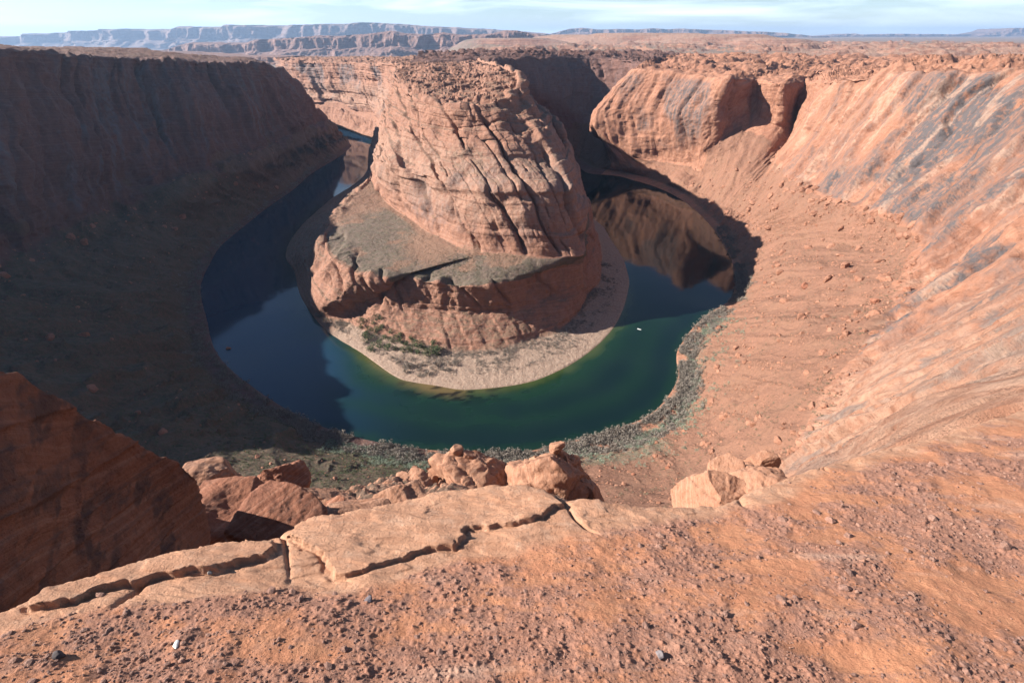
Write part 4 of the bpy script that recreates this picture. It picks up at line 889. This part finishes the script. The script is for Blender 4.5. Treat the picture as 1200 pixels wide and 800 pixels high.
outcrop('rock_outcrop', [(556,572,88,(11,8,9.5),(0.1,0.42,0.2),801,7,0.2), (578,565,90,(9.5,3.5,3.0),(0,0.72,0.1),802,6,0.3), (520,578,86,(6,5,4.0),(0.1,-0.2,0.3),803,9,0.2), (540,548,91,(5.5,4,3.6),(0,0.3,0.2),804,9,0.2), (575,590,82,(8,5,4),(0,0.5,0.1),807,8,0.2)], M_near, 'craggy outcrop with a dark hollow rising above the smooth ledge, below the river')
outcrop('rock_outcrop', [(468,580,80,(6,5,3.0),(0,-0.15,0.3),811,10,0.2), (440,585,74,(5,4,2.3),(0,0.2,0.6),812,10,0.2), (495,572,84,(5,4,3.0),(0,0.1,0.1),813,12,0.2)], M_near, 'low broken rubble outcrop on the left flank of the craggy outcrop')
rk('boulder', 535, 527, 92, (1.7, 1.6, 1.3), (0.2, 0.5, 0.3), 805, 'small round boulder perched on top of the craggy outcrop', planes=6)
rk('boulder', 551, 532, 92, (2.6, 1.9, 1.2), (0.0, 0.5, 0.3), 806, 'flat purplish capstone beside the small perched boulder', planes=8)
outcrop('rock_outcrop', [(646,572,88,(9,8,11.5),(0,0.1,0.2),821,3,0.05), (622,556,92,(7.5,4,3.0),(0,-0.75,0.1),822,5,0.3), (645,588,82,(8,6,6),(0,0.1,0.2),823,4,0.1)], M_near, 'pale layered dome outcrop with a leaning rib, right of centre above the ledge', jag=0.85)
outcrop('rock_outcrop', [(679,563,91,(2.3,3.4,7.5),(-0.2,-0.50,0.1),831,6,0.2), (694,583,86,(2.2,3.2,6.0),(-0.2,-0.42,0.1),832,6,0.2), (670,543,93,(2.0,2.5,3.2),(0,-0.3,0.1),833,6,0.2)], M_near, 'row of narrow rock fins leaning against the right side of the pale dome')
rk('boulder', 653, 524, 93, (2.0, 1.8, 2.6), (0.1, 0.1, 0.3), 834, 'egg shaped boulder balanced on the tip of the pale layered dome', planes=5)
rk('boulder', 655, 541, 92, (1.9, 1.6, 1.8), (0.1, 0.4, 0.3), 835, 'smaller boulder wedged under the balanced egg shaped boulder', planes=6)
outcrop('rock_outcrop', [(842,585,72,(7.2,6,4.6),(0,-0.22,0.2),841,3,0.1), (880,566,80,(5.6,5,3.2),(0,-0.3,0.3),842,5,0.1), (886,592,70,(6.5,6,4),(0,-0.3,0.3),843,4,0.1)], M_near, 'smooth swirled pale rock dome at the edge of the red gravel', jag=0.3)
rk('boulder', 852, 549, 80, (4.2, 3.4, 2.6), (0.1, -0.1, 0.3), 844, 'rounded pink boulder resting on the swirled pale dome', planes=5)
rk('boulder', 893, 541, 84, (4.2, 3.0, 2.0), (0.1, -0.1, 0.1), 845, 'pale flattened boulder to the right of the rounded pink boulder', planes=8)

# ------------------------------------------------------------------ surface lookups for scattering
def surf(G_, tu_, tv_, u, v):
    iu = np.clip(np.searchsorted(tu_, u), 0, len(tu_) - 1); iv = np.clip(np.searchsorted(tv_, v), 0, len(tv_) - 1)
    return G_[iu, iv]
def bushmesh(n, seed, size=1.0, leaf=0.16, flat=0.75, hollow=0.35):
    r = np.random.default_rng(seed)
    nc = 7; cc = r.normal(size=(nc, 3)) * np.array([.42, .42, .22]) + np.array([0, 0, .45])
    c = cc[r.integers(0, nc, n)]; d = r.normal(size=(n, 3)); d /= np.linalg.norm(d, axis=1, keepdims=True)
    c = c + d * (r.uniform(hollow, 1, n) ** 0.5 * 0.42)[:, None] * np.array([1, 1, flat]); c[:, 2] = np.maximum(c[:, 2], 0.02)
    a = r.normal(size=(n, 3)); b_ = r.normal(size=(n, 3))
    a /= np.linalg.norm(a, axis=1, keepdims=True); b_ /= np.linalg.norm(b_, axis=1, keepdims=True)
    L = leaf * r.uniform(0.6, 1.4, n)[:, None]
    v = np.stack([c - a * L, c + a * L * .9 , c + b_ * L], 1).reshape(-1, 3) * size
    return v, np.arange(3 * n).reshape(-1, 3)
def leafmat(name, a, b_):
    m, t, bs = mat(name); k = N(t); pos = k.n('ShaderNodeNewGeometry').outputs['Position']
    n_ = k.noise(pos, 0.22, 3); n2_ = k.noise(pos, 3.0, 3)
    c_ = k.mix(k.rng(n_, 0.38, 0.62), a, b_); c_ = k.mix(k.rng(n2_, 0.4, 0.7, 0, 0.5), c_, tuple(x * 1.7 for x in b_))
    k.l(c_, bs.inputs['Base Color']); bs.inputs['Roughness'].default_value = 0.9; bs.inputs['Specular IOR Level'].default_value = 0.15
    return m
M_tam = leafmat('bare_brush', (0.13, 0.11, 0.092), (0.19, 0.165, 0.14))
M_sage = leafmat('sage_leaves', (0.14, 0.17, 0.125), (0.20, 0.235, 0.175))
M_green = leafmat('willow_leaves', (0.055, 0.075, 0.035), (0.10, 0.115, 0.06))
M_scrub = leafmat('scrub_leaves', (0.09, 0.085, 0.055), (0.14, 0.125, 0.08))
M_bark = rock_mat('bark', (0.16, 0.12, 0.1), (0.1, 0.08, 0.07), (0.2, 0.16, 0.13), u=0.3)
def scatter(name, pts, sizes, proto, matl, kind='stuff', sq=None):
    """many copies of one of several prototypes merged into a single mass"""
    V = []; Fc = []; nn = 0
    for i_, (p_, s_) in enumerate(zip(pts, sizes)):
        v, f_ = proto[i_ % len(proto)]; a_ = rng.uniform(0, 6.28); ca, sa_ = math.cos(a_), math.sin(a_)
        sx = rng.uniform(0.8, 1.2); q = v * s_ * np.array([sx, 1, rng.uniform(0.8, 1.15)])
        q = np.stack([q[:, 0] * ca - q[:, 1] * sa_, q[:, 0] * sa_ + q[:, 1] * ca, q[:, 2]], -1) + p_
        V.append(q.astype(np.float32)); Fc.append(f_ + nn); nn += len(v)
    return newmesh(name, np.concatenate(V), np.concatenate(Fc), matl, {}, smooth=False, kind=kind)
# tamarisk thicket all along the outer bank
n_ = 5200
u = rng.uniform(13.5, 48, n_); u = np.where(rng.random(n_) < 0.5, rng.uniform(17, 35, n_), u)
v = 0.36 + rng.random(n_) ** 1.2 * 0.85
v = np.where((u > 18) & (u < 31), v + 0.1 * rng.normal(size=n_), v); v = np.maximum(v, 0.38)
pts = surf(GA, tu, tv, u, v); pts[:, 2] -= 0.2; pts = pts[fbm(pts / 13., 3, 905) > -0.16 + 0.25 * sst(0.8, 1.25, v)]
scatter('riverbank_thicket', pts, rng.uniform(1.8, 4.6, len(pts)), [bushmesh(110, 900 + i_) for i_ in range(6)], M_tam)
n_ = 4200
u = rng.uniform(20, 33, n_); v = 0.75 + np.abs(rng.normal(size=n_)) * 0.42
pts = surf(GA, tu, tv, u, v); keep = fbm(pts / 22., 3, 911) > -0.15; pts = pts[keep]
scatter('sagebrush', pts, rng.uniform(1.2, 2.5, len(pts)), [bushmesh(60, 920 + i_) for i_ in range(5)], M_sage)
# sparse scrub on talus, terrace and sandbar
n_ = 9000
u = rng.uniform(9, 48, n_); v = rng.uniform(1.0, 4.1, n_)
A_ = surf(GA, tu, tv, u, v)
uu = rng.uniform(7, 27, 7000); v2 = np.where(rng.random(7000) < 0.5, rng.uniform(2.95, 3.95, 7000), rng.uniform(0.9, 3.0, 7000))
B_ = surf(GPd, tup, tvp, uu, v2)
pts = np.concatenate([A_, B_]); keep = fbm(pts / 30., 3, 931) > -0.1 - 0.25 * (pts[:, 0] < 0); pts = pts[keep]
scatter('desert_scrub', pts, rng.uniform(0.35, 1.2, len(pts)) , [bushmesh(22, 940 + i_, leaf=0.3) for i_ in range(6)], M_scrub)
# brush rows on the sandbar
n_ = 4000; u = rng.uniform(15, 27.5, n_); v = rng.choice([0.62, 0.78, 0.92], n_, p=[.2, .35, .45]) + rng.normal(size=n_) * 0.05
pts = surf(GPd, tup, tvp, u, v); keep = fbm(pts / 16., 3, 951) > -0.12; pts = pts[keep]
scatter('sandbar_brush', pts, rng.uniform(0.8, 2.0, len(pts)), [bushmesh(60, 960 + i_) for i_ in range(5)], M_tam)
# grass and low green growth on the near slope
n_ = 9000; u = rng.uniform(29.5, 40, n_); v = rng.uniform(0.9, 3.4, n_)
pts = surf(GA, tu, tv, u, v); keep = fbm(pts / 18., 3, 971) > -0.2; pts = pts[keep]
scatter('slope_grass', pts, rng.uniform(0.4, 1.3, len(pts)), [bushmesh(26, 980 + i_, leaf=0.28) for i_ in range(6)], M_green)

# riverside bushes one can tell apart: crown and stems, copied with their parts
def tree_proto(seed, h, matl, label, leaves=420):
    e = D.objects.new('riverside_bush', None); sc.collection.objects.link(e)
    e['label'] = label; e['category'] = 'bush'; e['group'] = 'bushes along the peninsula shore'
    v_, f_ = bushmesh(leaves, seed, size=h, leaf=0.10, flat=0.85)
    c_ = newmesh('crown', v_, f_, matl, {}, smooth=False); c_.parent = e
    r = np.random.default_rng(seed); V = []; Fc = []; nn = 0
    for s_ in range(5):
        tip = np.array([r.normal() * .35, r.normal() * .35, r.uniform(.5, .8)]) * h; ring = 5
        for lv in range(4):
            t_ = lv / 3; c0 = tip * t_ + np.array([0, 0, 0.08 * h * math.sin(t_ * 3)]); rad = h * 0.035 * (1 - 0.8 * t_)
            for a_ in range(ring): V.append(c0 + rad * np.array([math.cos(a_ * 6.283 / ring), math.sin(a_ * 6.283 / ring), 0]))
        for lv in range(3):
            for a_ in range(ring):
                b0 = nn + lv * ring; Fc.append([b0 + a_, b0 + (a_ + 1) % ring, b0 + ring + (a_ + 1) % ring, b0 + ring + a_])
        nn += 4 * ring
    st = newmesh('stems', np.array(V), np.array(Fc), M_bark, {}); st.parent = e
    return e
def copy_tree(o):
    c_ = o.copy(); sc.collection.objects.link(c_)
    for ch_ in o.children:
        d_ = ch_.copy(); sc.collection.objects.link(d_); d_.parent = c_
    return c_
lab_d = 'dark green bush in the dense clump at the left end of the peninsula shore'
lab_g = 'grey brown bare bush on the sandbar between the dark clump and the water'
protoD = [tree_proto(1001 + i_, 5.2 + i_ * 0.9, M_green, lab_d) for i_ in range(3)]
protoG = [tree_proto(1011 + i_, 4.2 + i_ * 0.7, M_tam, lab_g) for i_ in range(2)]
spots = [(423,385),(428,392),(433,399),(438,380),(441,390),(446,404),(452,396),(455,407),(461,399),(464,409),(470,402),(474,411),(478,404),(482,413),(487,406),(491,414),(497,408),(502,414),(507,409),(512,416),(444,374),(449,384),(516,411),(458,390),(436,410),(466,395),(427,378),(480,397),(506,402),(433,388)]
gspots = [(474,428),(480,432),(486,427),(492,434),(468,424),(499,439),(505,436),(476,437),(489,441),(512,429),(520,432),(495,428),(528,434),(461,420),(484,421),(533,428)]
def ground_at(px, py, G_=None):
    G_ = GPd if G_ is None else G_
    return GPIX(px, py)
_pp = topix(GPd.reshape(-1, 3)); _near = GPd.reshape(-1, 3)
_sel = (_near[:, 1] < 760) & (_pp[:, 1] > 330); _pp, _nearv = _pp[_sel], _near[_sel]
def GPIX(px, py):
    d_ = (_pp[:, 0] - px) ** 2 + (_pp[:, 1] - py) ** 2; return _nearv[np.argmin(d_)]
def place_all(spots_, protos):
    used = [False] * len(protos)
    for i_, (px, py) in enumerate(spots_):
        k_ = i_ % len(protos); o_ = protos[k_] if not used[k_] else copy_tree(protos[k_]); used[k_] = True
        g_ = GPIX(px, py); o_.location = (float(g_[0]), float(g_[1]), float(g_[2]) - 0.15); o_.rotation_euler = (0, 0, random.uniform(0, 6.28))
        s_ = random.uniform(0.75, 1.25); o_.scale = (s_, s_ * random.uniform(.85, 1.15), s_)
place_all(spots, protoD); place_all(gspots, protoG)

# ------------------------------------------------------------------ talus rocks
def rockproto(seed, sub=2):
    q, fa = blob((1, 0.85, 0.75), seed, sub, planes=7, rough=0.05); return q, fa
n_ = 9000
u = rng.uniform(9, 47, n_); u = np.where(rng.random(n_) < 0.6, rng.uniform(13, 30, n_), u)
v = 1.2 + 2.7 * rng.random(n_) ** 0.7
pts = surf(GA, tu, tv, u, v)
arcp = np.interp(u, np.arange(len(arc)), arc)
rb = fbm(np.stack([arcp / 62. * 5, v * 0.22 * 5, v * 0], -1) + 0.5 * fbm(pts / 30., 3, 87)[:, None], 3, 88, ridge=True)
keep = rng.random(n_) < np.clip(0.25 + 2.5 * (rb - 0.35), 0.12, 1); pts = pts[keep]
dd = np.linalg.norm(pts - np.array([0, 0, CAMZ]), axis=1)
sz = (0.5 + rng.pareto(2.3, len(pts)) * 0.7).clip(0.4, 4.2) * np.clip(dd / 450, 0.5, 1.4)
scatter('talus_rocks', pts, sz, [rockproto(1100 + i_) for i_ in range(8)], M_slick)
_ppA = topix(GA.reshape(-1, 3)); _vA = GA.reshape(-1, 3)
_selA = (np.repeat(tu, len(tv)) > 12) & (np.tile(tv, len(tu)) > 0.5) & (np.tile(tv, len(tu)) < 4.3); _ppA, _vA = _ppA[_selA], _vA[_selA]
def GAPIX(px, py): return _vA[np.argmin((_ppA[:, 0] - px) ** 2 + (_ppA[:, 1] - py) ** 2)]
for (px, py, size, seed, lab, mt) in [
    (943, 336, 5.0, 1201, 'dark pyramid shaped boulder alone on the right talus slope', M_dark),
    (1024, 355, 4.2, 1202, 'large dark red boulder on the talus, right of the dark pyramid boulder', M_dark),
    (1063, 340, 3.6, 1203, 'long dark boulder high on the talus beneath the slickrock', M_dark),
    (938, 371, 2.8, 1204, 'pale boulder at mid height on the right talus slope', M_slick),
    (897, 332, 2.8, 1205, 'dark boulder near the bank, left of the dark pyramid boulder', M_dark),
    (905, 548, 1.6, 1206, 'small boulder on the talus just above the pale flattened boulder', M_slick),
    (783, 548, 2.2, 1207, 'dark red boulder at the head of a gully on the near talus', M_dark),
    (742, 556, 1.6, 1208, 'small dark boulder in the narrow gully above the ledge', M_dark),
    (770, 519, 1.6, 1209, 'pale whitish boulder beside the sage green brush', M_slick),
    (918, 497, 1.8, 1210, 'boulder at the toe of the orange slickrock apron', M_slick)]:
    g_ = GAPIX(px, py)
    rock('boulder', (g_[0], g_[1], g_[2] + size * 0.25), (size, size * .8, size * .8), (0.3, 0.2, seed), seed, mt, lab, 'boulder', sub=4, planes=12)
for (px, py, size, seed, lab) in [(268, 408, 3.2, 1221, 'dark rock standing in the shallow water off the left bank'), (413, 519, 1.6, 1222, 'small grey rock at the waterline of the near left bank')]:
    rock('boulder', P(px, py, 0.3), (size, size * .8, size * .6), (0.2, 0.2, seed), seed, M_dark, lab, 'boulder', sub=4, planes=9)

# ------------------------------------------------------------------ boat
def simple(name, color, rough=0.4):
    m, t, bs = mat(name); bs.inputs['Base Color'].default_value = (*color, 1); bs.inputs['Roughness'].default_value = rough
    k = N(t); n_ = k.noise(k.n('ShaderNodeNewGeometry').outputs['Position'], 3.0, 4)
    k.l(k.mix(k.rng(n_, 0.3, 0.7), color, tuple(c * 0.85 for c in color)), bs.inputs['Base Color']); return m
bt = D.objects.new('motor_boat', None); sc.collection.objects.link(bt); bt.location = P(749, 386, 0); bt.rotation_euler = (0, 0, 2.6); bt.scale = (0.75, 0.75, 0.75)
bt['label'] = 'tiny white motor boat alone on the green water right of the sandbar'; bt['category'] = 'boat'
xs_ = np.linspace(-3.2, 3.2, 17); prof = np.linspace(-1, 1, 11); V = []
for x_ in xs_:
    wd = 1.15 * (1 - max(0, (x_ - 0.2) / 3.0) ** 2.2) + 0.02; 
    for a_ in prof:
        V.append((x_, a_ * wd, (abs(a_) ** 2.5) * (0.75 + 0.12 * max(0, x_)) - 0.15))
h_ = newmesh('hull', np.array(V), gridfaces(17, 11), simple('boat_white', (0.8, 0.8, 0.8))); h_.parent = bt
md = h_.modifiers.new('s', 'SOLIDIFY'); md.thickness = 0.08
def boxobj(name, lo, hi, m_, parent, bev=0.04):
    bm = bmesh.new(); bmesh.ops.create_cube(bm, size=1)
    for v_ in bm.verts: v_.co = Vector([lo[i_] + (v_.co[i_] + .5) * (hi[i_] - lo[i_]) for i_ in range(3)])
    bmesh.ops.bevel(bm, geom=bm.edges[:], offset=bev, segments=2, affect='EDGES')
    me = D.meshes.new(name); bm.to_mesh(me); bm.free(); me.materials.append(m_)
    o_ = D.objects.new(name, me); sc.collection.objects.link(o_); o_.parent = parent; return o_
boxobj('deck', (-3.0, -0.95, 0.1), (1.2, 0.95, 0.2), simple('boat_deck', (0.5, 0.5, 0.48)), bt)
boxobj('console', (-0.3, -0.4, 0.2), (0.4, 0.4, 1.1), simple('boat_console', (0.7, 0.7, 0.7)), bt)
boxobj('bench', (-2.2, -0.7, 0.2), (-1.5, 0.7, 0.6), simple('boat_seat', (0.6, 0.6, 0.58)), bt)
boxobj('outboard_motor', (-3.7, -0.2, -0.2), (-3.2, 0.2, 1.0), simple('boat_motor', (0.05, 0.05, 0.05)), bt)

# ------------------------------------------------------------------ gravel on the ledge and a few single stones
GF = pf.reshape(len(pxs), NR, 3); GV = grav2.reshape(len(pxs), NR) * patch.reshape(len(pxs), NR)
n_ = 26000
iu = rng.integers(200, len(pxs) - 150, n_); iv = rng.integers(42, 560, n_)
keep = rng.random(n_) < np.clip(GV[iu, iv] * 1.1 + 0.04 * grav2.reshape(len(pxs), NR)[iu, iv], 0, 1); iu, iv = iu[keep], iv[keep]
pts = GF[iu, iv] + rng.normal(size=(len(iu), 3)) * np.array([.004, .004, 0]); dcm = np.linalg.norm(pts - np.array([0, 0, CAMZ]), axis=1)
sz = (0.0028 + rng.pareto(3.2, len(pts)) * 0.003).clip(0.003, 0.02) * np.clip(dcm / 2.2, 0.7, 2)
M_nod = rock_mat('iron_nodules', (0.33, 0.18, 0.13), (0.22, 0.13, 0.105), (0.40, 0.22, 0.155), u=0.02, streak=0)
scatter('gravel', pts, sz, [rockproto(1300 + i_, 1) for i_ in range(10)], M_nod)
_pf = topix(pf)
def FPIX(px, py): return pf[np.argmin((_pf[:, 0] - px) ** 2 + (_pf[:, 1] - py) ** 2)]
for (px, py, size, seed, lab, mt) in [
    (118, 698, (.024, .012, .014), 1401, 'dark brown stone lying under the lip of the left ledge slab', M_nod),
    (246, 671, (.011, .009, .009), 1402, 'small grey pebble under the right part of the left ledge slab', simple('grey_pebble', (0.3, 0.27, 0.24), .9)),
    (206, 756, (.020, .009, .006), 1403, 'flat white stone on the red gravel at the lower left', simple('white_stone', (0.72, 0.68, 0.6), .8)),
    (70, 769, (.020, .016, .018), 1404, 'black lumpy nodule low on the gravel near the left edge', simple('black_nodule', (0.06, 0.045, 0.045), .9)),
    (432, 703, (.018, .014, .014), 1405, 'dark bluish lump where the gravel meets the smooth rock', simple('blue_nodule', (0.12, 0.10, 0.11), .9)),
    (772, 768, (.016, .014, .014), 1406, 'round grey pebble at the bottom centre of the gravel', simple('grey_stone', (0.2, 0.17, 0.17), .9)),
    (835, 664, (.016, .014, .012), 1407, 'dark stone just beside the prints in the sand', M_nod)]:
    g_ = FPIX(px, py)
    rock('stone', (g_[0], g_[1], g_[2] + size[2] * 0.4), size, (0.2, 0.1, seed), seed, mt, lab, 'stone', sub=4, planes=8)

# ------------------------------------------------------------------ the air
bm = bmesh.new(); bmesh.ops.create_cube(bm, size=1)
me = D.meshes.new('haze'); bm.to_mesh(me); bm.free()
hz = D.objects.new('haze', me); sc.collection.objects.link(hz); hz['kind'] = 'stuff'
hz.scale = (130000, 72000, 1330); hz.location = (0, 30000, 385)
m = D.materials.new('haze'); m.use_nodes = True; t = m.node_tree; t.nodes.clear()
ou = t.nodes.new('ShaderNodeOutputMaterial'); pv = t.nodes.new('ShaderNodeVolumePrincipled')
pv.inputs['Color'].default_value = (0.45, 0.66, 1.0, 1); pv.inputs['Density'].default_value = 2.5e-5; pv.inputs['Anisotropy'].default_value = 0.2
t.links.new(pv.outputs[0], ou.inputs['Volume']); me.materials.append(m)
